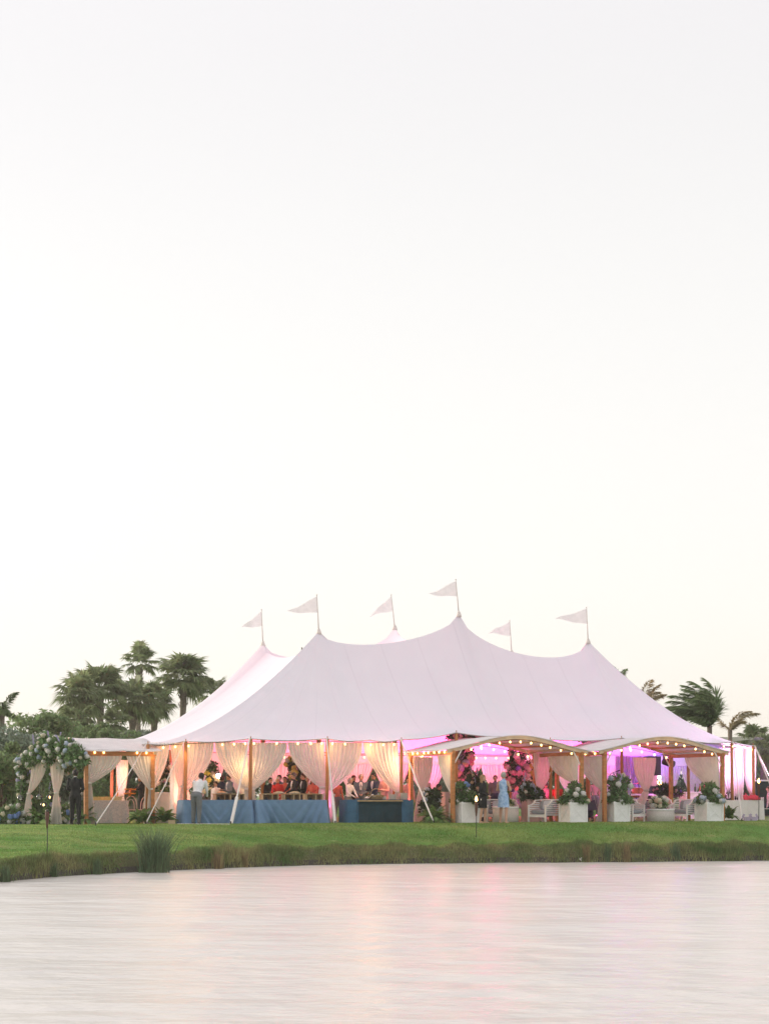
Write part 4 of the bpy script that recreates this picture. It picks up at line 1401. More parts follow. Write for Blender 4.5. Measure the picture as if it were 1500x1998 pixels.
person('guest in a red dress seen through the peach curtains', 1087, 69.2, 190, 1.66, m_skin, m_red, m_red, hair=h_dk, fem=True, sit=True, seat=0.58)
person('tall guest in dark clothes deep between the flower columns', 966, 76.0, 0, 1.78, m_skin, m_grey, m_navy, hair=h_brown)
person('guest in dusty pink deep behind the right lounge awning post', 1160, 74.5, 20, 1.64, m_skin, m_pinkf, m_grey, hair=h_dk, fem=True)
person('server in black holding a tray in the entrance awning', 275, 64.2, -70, 1.66, m_skin3, m_black, m_black, hair=h_dk, arms=('reach', 'reach'), sleeve='short')
person('woman in a flower print top cut by the right picture edge', 1500, 71.6, 250, 1.60, m_skin, m_pinkfl, m_navy, hair=h_brown, fem=True, sit=True, seat=0.45)
person('guest in a sage top deep behind the server', 404, 72.0, 20, 1.64, m_skin, m_green, m_grey, hair=h_blond, hs='long', fem=True)
person('guest in cream deep behind the dark suits', 600, 71.5, 0, 1.70, m_skin, m_cream, m_grey, hair=h_grey)
person('guest in black deep behind the slate jacket', 690, 72.0, 30, 1.74, m_skin, m_black, m_black, hair=h_dk)
person('guest in slate deep behind the woman in red', 545, 72.5, -20, 1.76, m_skin, m_slate, m_slate, hair=h_brown)
# ------------------------------------------------------------------ tables
m_bluecl = mat('blue_linen', (0.15, 0.255, 0.40), 0.8, 0.10, 4, bump=0.15, bscale=30)
m_navycl = mat('deep_blue_linen', (0.045, 0.125, 0.22), 0.75, 0.15, 4, bump=0.15, bscale=30)
m_shadecl = mat('shaded_recess_linen', (0.012, 0.042, 0.062), 0.75, 0.2, 4, bump=0.15, bscale=30)  # shade of the recessed cloth front, put into the colour
m_flcl = mat('flower_print_cloth', (0.42, 0.45, 0.50), 0.85, 0.1, 26, col2=(0.66, 0.62, 0.60), bump=0.1, bscale=30)
m_ply = mat('pale_wood', (0.58, 0.40, 0.22), 0.6, 0.18, 5, bump=0.1, bscale=20, stretch=(1, 5, 5))
m_ply2 = mat('brown_wood', (0.34, 0.19, 0.09), 0.6, 0.2, 5, bump=0.1, bscale=20, stretch=(1, 5, 5))
m_china = mat('china', (0.72, 0.68, 0.62), 0.25, 0.03, 5, spec=0.5)
m_wicker = mat('wicker', (0.36, 0.24, 0.12), 0.7, 0.3, 40, bump=0.6, bscale=60)
m_paint = mat('white_paint', (0.82, 0.82, 0.81), 0.5, 0.06, 6, bump=0.05, bscale=20)
m_cush = mat('grey_cushion', (0.27, 0.30, 0.34), 0.9, 0.08, 8, bump=0.2, bscale=40)
m_cushl = mat('pale_blue_cushion', (0.46, 0.52, 0.60), 0.9, 0.08, 8, bump=0.2, bscale=40)
m_glass = mat('pale_glass', (0.70, 0.70, 0.70), 0.08, 0.05, 5, spec=0.8)

def table(label, clabel, p0, p1, depth, hgt, cloth_m, rz=ALPHA, swag=True, cat2='tablecloth', dark_front=False, flare=0.07, fold=0.040):
    """folding table (top, legs) with a cloth draped over it to the ground; p0/p1 = front corners on the ground"""
    p0, p1 = Vector(p0), Vector(p1)
    L = (p1 - p0).length
    ang = math.atan2(p1.y - p0.y, p1.x - p0.x)
    t = thing('folding_table', p0, label, 'table', rz=ang)
    g = MB(); g.box((L / 2, depth / 2, hgt - 0.03), (L - 0.02, depth - 0.02, 0.04)); g.build('table_top', m_ply, t, local=True)
    for x in (0.12, L - 0.12):
        for y in (0.1, depth - 0.1):
            g = MB(); g.tube([(x, y, 0), (x, y, hgt - 0.05)], 0.018, 8); g.build('leg', m_dark, t, local=True)
    # cloth: perimeter loop, dropped in rings with growing folds
    loop = []
    nx, ny = max(20, int(L / 0.05)), max(8, int(depth / 0.08))
    for k in range(nx): loop.append((L * k / nx, 0.0, 0, -1, k / nx, 0))
    for k in range(ny): loop.append((L, depth * k / ny, 1, 0, k / ny, 1))
    for k in range(nx): loop.append((L * (1 - k / nx), depth, 0, 1, k / nx, 2))
    for k in range(ny): loop.append((0, depth * (1 - k / ny), -1, 0, k / ny, 3))
    rnd = random.Random(hash(label) % 1000 if False else len(label))
    ph = rnd.random() * 6
    rows = []
    N = 14
    for j in range(N + 1):
        v = j / N
        row = []
        for i, (x, y, nx_, ny_, u, side) in enumerate(loop):
            s = i / len(loop) * 2 * (L + depth)
            amp = fold * v ** 1.2
            if side == 0 and swag:        # smooth middle, fan of folds falling from the corners
                c = min(u, 1 - u) * L
                fan = math.exp(-((c - 0.12 - 0.38 * v) / 0.17) ** 2)
                amp = fold * (0.5 * v + 4.5 * fan * v)
                fold_d = 0.0
                for q_, a_ in ((0.10, 1.0), (0.32, 0.7), (0.60, 0.45)):
                    e_ = c - q_ - 0.55 * v * (0.6 + q_)
                    fold_d += a_ * (0.10 * math.exp(-(e_ / 0.05) ** 2) - 0.11 * math.exp(-((e_ - 0.10) / 0.055) ** 2))
                amp *= 0.35
                off = v ** 0.7 * fold_d + 0.02 + amp * math.sin(s * 10 + ph + 2.5 * v) + 0.22 * v * math.exp(-(c / 0.30) ** 2) + 0.05 * v * math.sin(s * 3 + ph)
            else:
                off = amp * (math.sin(s * 11 + ph) + 0.5 * math.sin(s * 23 + 2 * ph)) + (flare * 1.5 * v if side in (1, 3) and swag else flare * 0.4 * v)
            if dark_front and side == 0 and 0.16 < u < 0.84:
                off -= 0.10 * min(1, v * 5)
            xx, yy = x + nx_ * off, y + ny_ * off
            if side in (0, 2) and (u < 0.001): xx -= 0.0
            zz = hgt + 0.006 - (hgt - 0.008) * v - (0.004 if j == 0 else 0)
            if swag and side == 0 and v > 0.99:
                zz += 0.012 * math.sin(s * 5)
            row.append(Vector((xx, yy, max(0.006, zz))))
        rows.append(row)
    g = MB()
    g.grid(rows, closed=True)
    top = [Vector((x, y, hgt + 0.006)) for (x, y, *_r) in loop]
    c = [Vector((lerp(p.x, L / 2, 0.3), lerp(p.y, depth / 2, 0.3), hgt + 0.007)) for p in top]
    c2 = [Vector((lerp(p.x, L / 2, 0.98), lerp(p.y, depth / 2, 0.98), hgt + 0.007)) for p in top]
    g.grid([[p + Vector((0, 0, -0.004)) for p in top], c, c2], closed=True)
    nl = len(loop)
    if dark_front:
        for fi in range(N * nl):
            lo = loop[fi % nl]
            if lo[5] == 0 and 0.165 < lo[4] < 0.835: g.mi[fi] = 1  # centre of the front takes the shade-coloured cloth
    o = g.build('tablecloth', [cloth_m, m_shadecl] if dark_front else cloth_m, local=True, smooth=True)
    o.location = p0; o.rotation_euler = (0, 0, ang)
    tag(o, clabel, cat2)
    return t
def fp(px, dd=-0.75):
    return W(px, d_front(px)) + V * dd
table('buffet table under the leaning server', 'light blue tablecloth beside the leaning server', fp(346), fp(478), 0.76, 0.80, m_bluecl)
table('buffet table carrying the wooden risers', 'light blue tablecloth under the wooden risers', fp(484), fp(622), 0.76, 0.80, m_bluecl)
table('buffet table carrying the basket and plates', 'deep blue tablecloth with shade coloured into its recessed front', fp(662), fp(789), 0.76, 0.80, m_navycl, dark_front=True, swag=False, fold=0.03)
# guest book table in the entrance awning
table('long table in the entrance awning', 'pale flower print tablecloth in the entrance awning', W(176, 62.6), W(250, 63.0), 0.8, 0.78, m_flcl, swag=False, fold=0.03)
table('bar back table at the right tent corner', 'bright white tablecloth at the right tent corner', W(1411, 70.0), W(1490, 71.2), 0.9, 0.76, m_white, swag=False, fold=0.03)
# cocktail table
t = thing('cocktail_table', W(322, 64.4), 'tall cocktail table left of the white pillar', 'table')
g = MB(); g.lathe([(0.25, 0), (0.25, 0.03), (0.04, 0.05), (0.04, 1.02), (0.36, 1.03), (0.36, 1.06)], 18); g.build('pedestal', m_dark, t, local=True, smooth=True)
g = MB(); g.lathe([(0.40, 0.0), (0.36, 0.45), (0.375, 1.0), (0.375, 1.066), (0.02, 1.07)], 48, wob=lambda a, z: 0.06 * math.sin(9 * a) * max(0, 1.0 - z))
o = g.build('tablecloth', m_white, local=True, smooth=True); o.location = W(322, 64.4); tag(o, 'white cloth draped over the tall cocktail table', 'tablecloth')
# white pillar
p = W(343, 63.4)
t = thing('white_pedestal', p, 'square white pillar with two panelled faces behind the ferns', 'pillar', rz=ALPHA + R(12))
ph_ = Z(1496, 63.4)
g = MB(); g.box((0, 0, ph_ / 2), (0.30, 0.30, ph_)); g.build('shaft', m_paint, t, local=True)
for k in range(4):
    a = k * math.pi / 2
    M = Matrix.Rotation(a, 3, 'Z')
    g = MB(); g.box(M @ Vector((0, -0.153, ph_ * 0.5)), (0.22, 0.012, ph_ * 0.86), rz=a); g.build('panel', m_paint, t, local=True)
g = MB(); g.box((0, 0, ph_ + 0.02), (0.36, 0.36, 0.05)); g.build('cap', m_paint, t, local=True)
g = MB(); g.box((0, 0, 0.05), (0.36, 0.36, 0.10)); g.build('base', m_paint, t, local=True)

# wooden risers on the buffet: open boxes with a serving board
def riser(label, px, w=0.58, m=None, board=True, dd=-0.45):
    p = fp(px, dd); m = m or m_ply
    t = thing('wooden_riser', (p.x, p.y, 0.808), label, 'riser', 'wooden risers on the buffet', rz=ALPHA)
    h_, dp = 0.185, 0.34
    for x in (-w / 2 + 0.012, 0.06, w / 2 - 0.012):
        g = MB(); g.box((x, 0, h_ / 2), (0.024, dp, h_)); g.build('side_panel', m, t, local=True)
    g = MB(); g.box((0, dp / 2 - 0.01, h_ / 2), (w - 0.05, 0.018, h_ - 0.01)); g.build('back_panel', m_ply2, t, local=True)
    g = MB(); g.lathe([(0.055, 0), (0.05, 0.06), (0.02, 0.09)], 12, c=(-0.10, 0.0, 0)); g.build('warmer', m_dark, t, local=True, smooth=True)
    if board:
        g = MB(); g.box((0, 0, h_ + 0.012), (w + 0.06, dp + 0.06, 0.022)); g.build('serving_board', m, t, local=True)
    return t
riser('brown wooden riser near the boy in the tie', 424, 0.5, m_ply2)
riser('wooden riser left of the third tent pole', 452, 0.5, m_ply)
riser('leftmost of the three pale risers on the long blue table', 516)
riser('middle of the three pale risers on the long blue table', 558)
riser('rightmost of the three pale risers on the long blue table', 601, 0.6)
def platter(label, px, z=1.02, dd=-0.45, food=(0.55, 0.40, 0.22)):
    p = fp(px, dd)
    t = thing('platter', (p.x, p.y, z), label, 'platter', 'food platters on the risers', rz=ALPHA)
    g = MB(); g.lathe([(0.14, 0.0), (0.20, 0.018), (0.205, 0.03), (0.18, 0.026)], 20); g.build('dish', m_china, t, local=True, smooth=True)
    mm = mat('food_%d' % px, food, 0.7, 0.35, 30, bump=0.5, bscale=60)
    g = MB(); g.lathe([(0.16, 0.022), (0.13, 0.055), (0.06, 0.075), (0.01, 0.08)], 18, wob=lambda a, z: 0.12 * math.sin(7 * a + z * 80)); g.build('food', mm, t, local=True, smooth=True)
platter('round food platter in front of the woman in red', 535)
platter('round food platter in front of the grey haired man', 566)
platter('round food platter on the brown riser', 424, food=(0.6, 0.25, 0.10))
def plates(label, px, n=12, r=0.14, dd=-0.4):
    p = fp(px, dd)
    t = thing('plate_stack', (p.x, p.y, 0.808), label, 'plates', 'stacks of plates on the dark table')
    for k in range(n):
        g = MB(); g.lathe([(r * 0.6, 0.0), (r, 0.012), (r, 0.017), (r * 0.6, 0.008)], 20); o = g.build('plate', m_china, t, local=True, smooth=True); o.location = (0, 0, k * 0.0165)
plates('stack of cream plates left of the tallest plate stack', 757, 11, 0.15)
plates('taller stack of cream plates at the right end of the dark table', 779, 14, 0.15)
plates('low stack of small plates next to the basket', 740, 7, 0.10)
# basket
p = fp(722, -0.5)
t = thing('wicker_basket', (p.x, p.y, 0.808), 'wicker basket with a looped handle on the dark table', 'basket', rz=ALPHA)
g = MB(); g.lathe([(0.20, 0.0), (0.25, 0.14), (0.26, 0.16), (0.23, 0.15), (0.18, 0.02)], 22); o = g.build('basket_body', m_wicker, t, local=True, smooth=True); o.scale = (1.2, 0.8, 1)
g = MB(); g.tube([(0.20 * math.cos(a), 0, 0.14 + 0.24 * math.sin(a)) for a in [math.pi * k / 12 for k in range(13)]], 0.014, 7); g.build('handle', m_wicker, t, local=True, smooth=True)
g = MB(); g.grid([[Vector((-0.34 + 0.06 * i, -0.2 + 0.08 * j, 0.15 + 0.05 * math.sin(i * 1.3) * math.cos(j) - 0.10 * (abs(i - 5) / 5) ** 2)) for j in range(6)] for i in range(11)])
o = g.build('napkin', m_white, smooth=True, local=True); o.location = (p.x, p.y, 0.812); o.rotation_euler = (0, 0, ALPHA); tag(o, 'white napkin spread over the wicker basket', 'napkin')
# on the flower print table
p = W(212, 63.1)
for k, (px, lb, c) in enumerate(((186, 'cream card box at the left end of the entrance table', (0.66, 0.52, 0.22)), (206, 'yellow runner box in the middle of the entrance table', (0.70, 0.55, 0.20)), (228, 'cream favour box at the right of the entrance table', (0.68, 0.58, 0.32)))):
    q = W(px, 63.2)
    t = thing('favour_box', (q.x, q.y, 0.788), lb, 'box', 'boxes on the entrance table', rz=0.1)
    mm = mat('favour_card_%d' % k, c, 0.8, 0.15, 14)
    g = MB(); g.box((0, 0, 0.05), (0.34, 0.24, 0.10)); g.build('box_body', mm, t, local=True)
    g = MB(); g.box((0, 0, 0.11), (0.355, 0.255, 0.03)); g.build('lid', mm, t, local=True)
m_orange = mat('orange_tray', (0.75, 0.28, 0.05), 0.6, 0.15, 6)
for k, (px, z, lb) in enumerate(((253, 0.99, 'orange tray with food held by the server in black'), (254, 1.14, 'upper orange dish above the held tray'))):
    q = W(px, 63.9, z)
    t = thing('serving_tray', q, lb, 'tray')
    g = MB(); g.lathe([(0.18, 0), (0.21, 0.02), (0.22, 0.05), (0.20, 0.05), (0.18, 0.015)], 20); g.build('dish', m_orange, t, local=True, smooth=True)
    g = MB(); g.tube([(0.0, 0, -0.05 if k == 0 else -0.13), (0, 0, 0.01)], [0.06, 0.03], 10); g.build('foot', m_orange, t, local=True, smooth=True)

# bentwood chairs
m_pinkch = mat('pale_pink_chair', (0.66, 0.48, 0.42), 0.5, 0.08, 6)
def bentwood(label, px, d, yaw, m, sc=1.0):
    t = thing('bentwood_chair', W(px, d), label, 'chair', 'bentwood chairs in the tent', rz=R(yaw))
    g = MB(); g.lathe([(0.19, 0.44), (0.205, 0.455), (0.20, 0.475), (0.02, 0.48)], 22); g.build('seat', m, t, local=True, smooth=True)
    for x, y in ((-0.15, -0.14), (0.15, -0.14), (-0.15, 0.14), (0.15, 0.14)):
        g = MB(); g.tube([(x * 1.2, y * 1.25, 0), (x * 1.05, y * 1.05, 0.25), (x, y, 0.45)], 0.017, 8); g.build('leg', m, t, local=True, smooth=True)
    for s in (1.0, 0.55):
        pts = []
        for k in range(17):
            a = math.pi * k / 16
            pts.append((-0.20 * s * math.cos(a), 0.17 + 0.06 * math.sin(a) * s, 0.46 + (0.47 if s == 1 else 0.36) * math.sin(a) ** 0.6))
        g = MB(); g.tube(pts, 0.014, 7); g.build('back_hoop' if s == 1 else 'inner_hoop', m, t, local=True, smooth=True)
bentwood('pale pink bentwood chair right of the entrance table', 258, 63.4, 20, m_pinkch)
bentwood('pale pink bentwood chair behind the fern by the leftmost tent pole', 281, 63.6, -15, m_pinkch)
m_redch = mat('dark_red_chair', (0.24, 0.07, 0.04), 0.5, 0.15, 6)
bentwood('dark wooden bentwood chair under the left lounge awning', 852, 66.6, 60, m_redch)

# ------------------------------------------------------------------ lounge furniture
BXM = {}
def bmesh_box(size, m):
    k = (tuple(round(s, 3) for s in size), m.name)
    if k not in BXM:
        g = MB(); g.box((0, 0, 0), size); BXM[k] = g.mesh('board', m)
    return BXM[k]
def lounge(label, px, d, yaw, w=0.78, name='slatted_armchair', cat='armchair', pillow=True, group='white slatted armchairs'):
    t = thing(name, W(px, d), label, cat, group, rz=R(yaw))
    dp = 0.74
    hx = w / 2
    for s in (-1, 1):
        x = s * hx
        part('leg', bmesh_box((0.05, 0.05, 0.60), m_paint), t, (x, -dp / 2, 0.30))
        part('leg', bmesh_box((0.05, 0.05, 0.80), m_paint), t, (x, dp / 2, 0.40))
        for k in range(6):
            z = 0.27 + 0.072 * k
            y1 = dp / 2 - 0.03
            y0 = -dp / 2 + 0.03 if z < 0.56 else -dp / 2 + 0.03 + (z - 0.56) * 2.4
            part('slat', bmesh_box((0.022, y1 - y0, 0.042), m_paint), t, (x, (y0 + y1) / 2, z))
        g = MB()
        prof = [(-dp / 2 - 0.03, 0.60), (-dp / 2 + 0.12, 0.61), (-dp / 2 + 0.28, 0.68), (-0.02, 0.78), (dp / 2 + 0.02, 0.80)]
        for a, b in zip(prof[:-1], prof[1:]):
            g.bar((x, a[0], a[1]), (x, b[0] + 0.004, b[1]), 0.055, 0.035)
        g.build('arm_rail', m_paint, t, local=True)
        part('slat', bmesh_box((0.022, dp - 0.4, 0.042), m_paint), t, (x, 0.17, 0.70))
    for k in range(7):
        part('slat', bmesh_box((w - 0.06, 0.022, 0.042), m_paint), t, (0, dp / 2, 0.27 + 0.072 * k))
    part('top_rail', bmesh_box((w, 0.06, 0.04), m_paint), t, (0, dp / 2, 0.80))
    part('apron', bmesh_box((w - 0.05, 0.03, 0.09), m_paint), t, (0, -dp / 2, 0.235))
    part('seat_base', bmesh_box((w - 0.06, dp - 0.04, 0.03), m_paint), t, (0, 0, 0.27))
    def cushion(nm, c, s, mm, rx=0.0):
        g = MB()
        rows = []
        NN, MM = 12, 24
        for j in range(NN + 1):
            v = -1 + 2 * j / NN
            rows.append([Vector((s[0] / 2 * (abs(math.cos(a)) ** 0.35) * (1 if math.cos(a) > 0 else -1) * (1 - abs(v) ** 6) ** 0.4,
                                 s[1] / 2 * (abs(math.sin(a)) ** 0.35) * (1 if math.sin(a) > 0 else -1) * (1 - abs(v) ** 6) ** 0.4, s[2] / 2 * v)) for a in [2 * math.pi * k / MM for k in range(MM)]])
        g.grid(rows, closed=True)
        o = g.build(nm, mm, t, local=True, smooth=True); o.location = c; o.rotation_euler = (rx, 0, 0)
    ns = max(1, round(w / 0.8))
    for k in range(ns):
        cx = -w / 2 + w * (k + 0.5) / ns
        cushion('seat_cushion', (cx, -0.01, 0.375), (w / ns - 0.07, dp - 0.08, 0.17), m_cush)
        cushion('back_cushion', (cx, 0.24, 0.60), (w / ns - 0.08, 0.16, 0.38), m_cush, R(-10))
    if pillow:
        cushion('throw_pillow', (w * 0.12, 0.10, 0.60), (0.40, 0.12, 0.36), m_cushl, R(-18))
    return t
lounge('white slatted armchair behind the leftmost flower planter', 921, 65.4, 48)
lounge('white slatted armchair with pale pillow in the left lounge', 1061, 64.9, -46)
lounge('white slatted armchair right of the second awning planter', 1228, 66.3, 50)
lounge('white slatted armchair beside the rightmost planter', 1335, 67.2, -46)
lounge('grey cushioned sofa behind the two standing women', 962, 66.3, 8, 1.65, 'lounge_sofa', 'sofa', group='grey lounge sofas')
lounge('grey cushioned sofa behind the speckled drum table', 1268, 69.0, 10, 1.6, 'lounge_sofa', 'sofa', group='grey lounge sofas')
m_speck = mat('speckled_shell', (0.70, 0.68, 0.64), 0.6, 0.1, 55, col2=(0.40, 0.37, 0.34), bump=0.3, bscale=60)
def drum(label, px, d, r, h):
    t = thing('drum_table', W(px, d), label, 'coffee table', 'round drum coffee tables')
    g = MB(); g.lathe([(r * 0.96, 0.0), (r, 0.02), (r, h - 0.05)], 40); g.build('drum_body', m_speck, t, local=True, smooth=True)
    g = MB(); g.lathe([(r * 1.02, h - 0.05), (r * 1.03, h - 0.03), (r * 1.02, h), (0.01, h + 0.002)], 40); g.build('drum_top', m_paint, t, local=True)
drum('pale drum table beside the woman in blue', 986, 65.0, 0.46, 0.56)
drum('speckled drum table with a cream bouquet on it', 1288, 66.4, 0.50, 0.47)
t = thing('console_table', W(1255, 72.0), 'white console table behind the right lounge sofa', 'table', rz=ALPHA)
g = MB(); g.box((0, 0, 0.98), (1.5, 0.4, 0.07)); g.build('table_top', m_paint, t, local=True)
for x in (-0.7, 0.7):
    g = MB(); g.box((x, 0, 0.475), (0.09, 0.36, 0.95)); g.build('leg', m_paint, t, local=True)
m_pinkbox = mat('rose_panel', (0.58, 0.40, 0.38), 0.6, 0.08, 5)
for px, d, w_, h_, lb in ((1208, 68.6, 0.42, 1.12, 'rose lit lectern behind the right awning curtain'), (1034, 66.2, 0.46, 0.78, 'beige square plinth left of the lounge armchair'), (874, 66.5, 0.42, 1.05, 'rose lit lectern behind the left awning post')):
    t = thing('plinth', W(px, d), lb, 'plinth', rz=ALPHA)
    g = MB(); g.box((0, 0, h_ / 2), (w_, w_, h_)); g.build('plinth_body', m_pinkbox, t, local=True)
    g = MB(); g.box((0, 0, h_ + 0.015), (w_ + 0.05, w_ + 0.05, 0.03)); g.build('plinth_top', m_pinkbox, t, local=True)
    g = MB(); g.box((0, 0, 0.03), (w_ + 0.04, w_ + 0.04, 0.06)); g.build('plinth_base', m_pinkbox, t, local=True)

# planters: square white boxes with lattice trim
def planter(label, px, d, s=0.70, h=0.72):
    t = thing('planter', W(px, d), label, 'planter', 'white square planters at the awning posts', rz=ALPHA + R(4))
    part('box_core', bmesh_box((s - 0.03, s - 0.03, h - 0.02), m_paint), t, (0, 0, h / 2))
    for k in range(4):
        a = k * math.pi / 2
        M = Matrix.Rotation(a, 3, 'Z')
        f = s / 2
        for z in (0.04, h - 0.035):
            part('rail', bmesh_box((s + (0.02 if k % 2 == 0 else -0.02), 0.03, 0.07), m_paint), t, M @ Vector((0, -f, z)), (0, 0, a))
        for sg in (-1, 1):
            part('cross_trim', bmesh_box((math.hypot(s - 0.1, h - 0.16), 0.012, 0.025), m_paint), t, M @ Vector((0, -f + 0.008 + 0.003 * sg, h / 2)), Matrix.Rotation(a, 3, 'Z').to_4x4().to_euler() if False else (0, sg * math.atan2(h - 0.16, s - 0.1), a))
        part('corner_post', bmesh_box((0.055, 0.055, h + 0.02), m_paint), t, M @ Vector((-f + 0.005, -f + 0.005, h / 2 + 0.01)), (0, 0, a))
    return t
PL = [(909, d_awn(909) + 0.1, 0.70, 0.72), (1118, d_awn(1118) - 0.35, 0.68, 0.71), (1203, d_awn(1203) + 0.1, 0.64, 0.72), (1383, d_awn(1383) - 0.05, 0.70, 0.70)]
for q, lb in zip(PL, ('leftmost white lattice planter, beside the first awning post', 'white lattice planter between the two awnings', 'white lattice planter right of the middle awning post', 'rightmost white lattice planter, beside the last awning post')):
    planter(lb, *q)

# ------------------------------------------------------------------ flowers
m_green1 = mat('bouquet_leaf', (0.14, 0.24, 0.095), 0.5, 0.25, 3, transl=0.4, island=0.5, col2=(0.20, 0.30, 0.13))
m_green2 = mat('dark_bouquet_leaf', (0.05, 0.085, 0.04), 0.5, 0.25, 3, transl=0.25, island=0.5, col2=(0.09, 0.13, 0.06))
m_fern = mat('fern_leaf', (0.10, 0.20, 0.05), 0.5, 0.25, 3, transl=0.35, island=0.4, col2=(0.16, 0.26, 0.07))
FLC = {'white': (0.82, 0.80, 0.76), 'cream': (0.76, 0.70, 0.52), 'blue': (0.22, 0.34, 0.66), 'sky': (0.54, 0.62, 0.76), 'lav': (0.52, 0.48, 0.68), 'pink': (0.74, 0.45, 0.48), 'rose': (0.70, 0.30, 0.40), 'yellow': (0.70, 0.58, 0.14), 'peach': (0.74, 0.52, 0.38), 'violet': (0.26, 0.14, 0.62)}
FLM = {}
def blossom_mesh(c):
    if c not in FLM:
        bm = bmesh.new()
        bmesh.ops.create_icosphere(bm, subdivisions=2, radius=1.0)
        rnd = random.Random(len(c))
        for v in bm.verts:
            v.co *= rnd.choice((0.74, 0.9, 1.06, 1.14))
        me = bpy.data.meshes.new('blossom'); bm.to_mesh(me); bm.free()
        me.polygons.foreach_set('use_smooth', [True] * len(me.polygons))
        me.materials.append(mat('petal_' + c, FLC[c], 0.7, 0.2, 3, transl=0.25, bump=0.9, bscale=5))
        FLM[c] = me
    return FLM[c]
def leaves(g, c, r, n, rs, size=(0.05, 0.11)):
    """n pointed leaves in an ellipsoid shell"""
    c = np.array(c); r = np.array(r)
    dv = rs.normal(size=(n, 3)); dv /= np.linalg.norm(dv, axis=1)[:, None]
    p = c + dv * r * (rs.uniform(0.25, 1.0, n) ** 0.5)[:, None]
    p[:, 2] = np.maximum(p[:, 2], 0.02)
    ax = dv * 0.8 + rs.normal(size=(n, 3)) * 0.7; ax /= np.linalg.norm(ax, axis=1)[:, None]
    b = np.cross(ax, rs.normal(size=(n, 3))); b /= np.linalg.norm(b, axis=1)[:, None]
    s = rs.uniform(size[0], size[1], n)[:, None]
    vs = np.concatenate([p - ax * s * 0.3, p + ax * s * 0.5 - b * s * 0.35, p + ax * s * 1.4, p + ax * s * 0.5 + b * s * 0.35], axis=1).reshape(-1, 3)
    g.add(vs, (np.arange(4 * n).reshape(-1, 4)).tolist())
def flowers(label, loc, lobes, cols, n_bl, size=(0.06, 0.10), name='flower_arrangement', cat='flowers', group=None, green=None, dens=900, seed=1, face=True, spikes=0, spike_col='lav'):
    """lobes: list of (offset, radii) ellipsoids filled with leaves; blossoms sit on their outside"""
    loc = Vector(loc)
    rs = np.random.RandomState(seed); rnd = random.Random(seed)
    t = thing(name, loc, label, cat, group)
    g = MB()
    vols = []
    for c, r in lobes:
        v = r[0] * r[1] + r[1] * r[2] + r[0] * r[2]
        vols.append(v)
        leaves(g, c, r, int(max(40, dens * v * 3)), rs)
        if c[2] - r[2] > 0.0:
            pass
    g.build('foliage', green or m_green1, t, local=True)
    tot = sum(vols)
    for i in range(n_bl):
        q = rnd.random() * tot
        k = 0
        while q > vols[k] and k < len(vols) - 1:
            q -= vols[k]; k += 1
        c, r = lobes[k]
        while True:
            dv = Vector((rnd.gauss(0, 1), rnd.gauss(0, 1), rnd.gauss(0, 1))).normalized()
            if not face or dv.y < 0.35: break
        p = Vector((c[0] + dv.x * r[0] * 1.04, c[1] + dv.y * r[1] * 1.04, max(0.05, c[2] + dv.z * r[2] * 1.04)))
        s = rnd.uniform(*size)
        part('blossom', blossom_mesh(rnd.choice(cols)), t, p, (rnd.random() * 6, rnd.random() * 6, 0), (s, s, s * 0.85))
    for i in range(spikes):
        c, r = rnd.choice(lobes)
        b = Vector((c[0] + rnd.uniform(-1, 1) * r[0] * 0.7, c[1] + rnd.uniform(-1, 0.3) * r[1], c[2] + r[2] * 0.5))
        e = b + Vector((rnd.uniform(-0.2, 0.2), rnd.uniform(-0.1, 0.1), rnd.uniform(0.25, 0.45)))
        g = MB(); g.tube([b, e], 0.006, 4)
        for k in range(26):
            q = b.lerp(e, 0.3 + 0.7 * k / 25)
            g.ell(q + Vector((rnd.uniform(-.025, .025), rnd.uniform(-.025, .025), 0)), (0.016, 0.016, 0.018), 5, 4)
        g.build('flower_spike', mat('petal_' + spike_col, FLC[spike_col], 0.7, 0.2, 3, transl=0.25, bump=0.9, bscale=5), t, local=True)
    return t
wb = ['white', 'white', 'white', 'sky', 'blue', 'cream']
for q, lb, cols, sd in zip(PL, ('white and blue hydrangea bouquet in the leftmost planter', 'blue and white bouquet in the planter between the awnings', 'white bouquet with tall thistles right of the middle post', 'white hydrangea bouquet in the rightmost planter'),
                           (['blue', 'white', 'white', 'white'], ['white', 'blue', 'white', 'white', 'cream'], ['white', 'white', 'cream', 'sky'], ['white', 'white', 'sky']), (3, 4, 5, 6)):
    px, d, s, h = q
    lob = [((0, -0.05, 0.10), (0.44, 0.36, 0.30)), ((-0.25, -0.1, 0.0), (0.28, 0.25, 0.24)), ((0.26, -0.1, 0.02), (0.28, 0.25, 0.26)), ((0.05 if sd != 3 else -0.2, 0, 0.42), (0.26, 0.24, 0.30))]
    if sd == 5: lob += [((0.1, 0.1, 0.65), (0.40, 0.2, 0.35))]
    flowers(lb, W(px, d, h), lob, cols, 17, (0.075, 0.125), seed=sd, dens=700, spikes=5 if sd == 5 else 0, group='bouquets in the white planters')
flowers('cream bouquet on the speckled drum table', W(1285, 66.3, 0.47), [((0, 0, 0.22), (0.30, 0.28, 0.22))], ['cream', 'white', 'cream', 'peach'], 20, (0.07, 0.11), seed=11, dens=600)
flowers('small bright bouquet on the pale drum table', W(992, 64.9, 0.56), [((0, 0, 0.14), (0.16, 0.15, 0.13))], ['yellow', 'cream', 'pink'], 9, (0.05, 0.075), seed=12, dens=700)
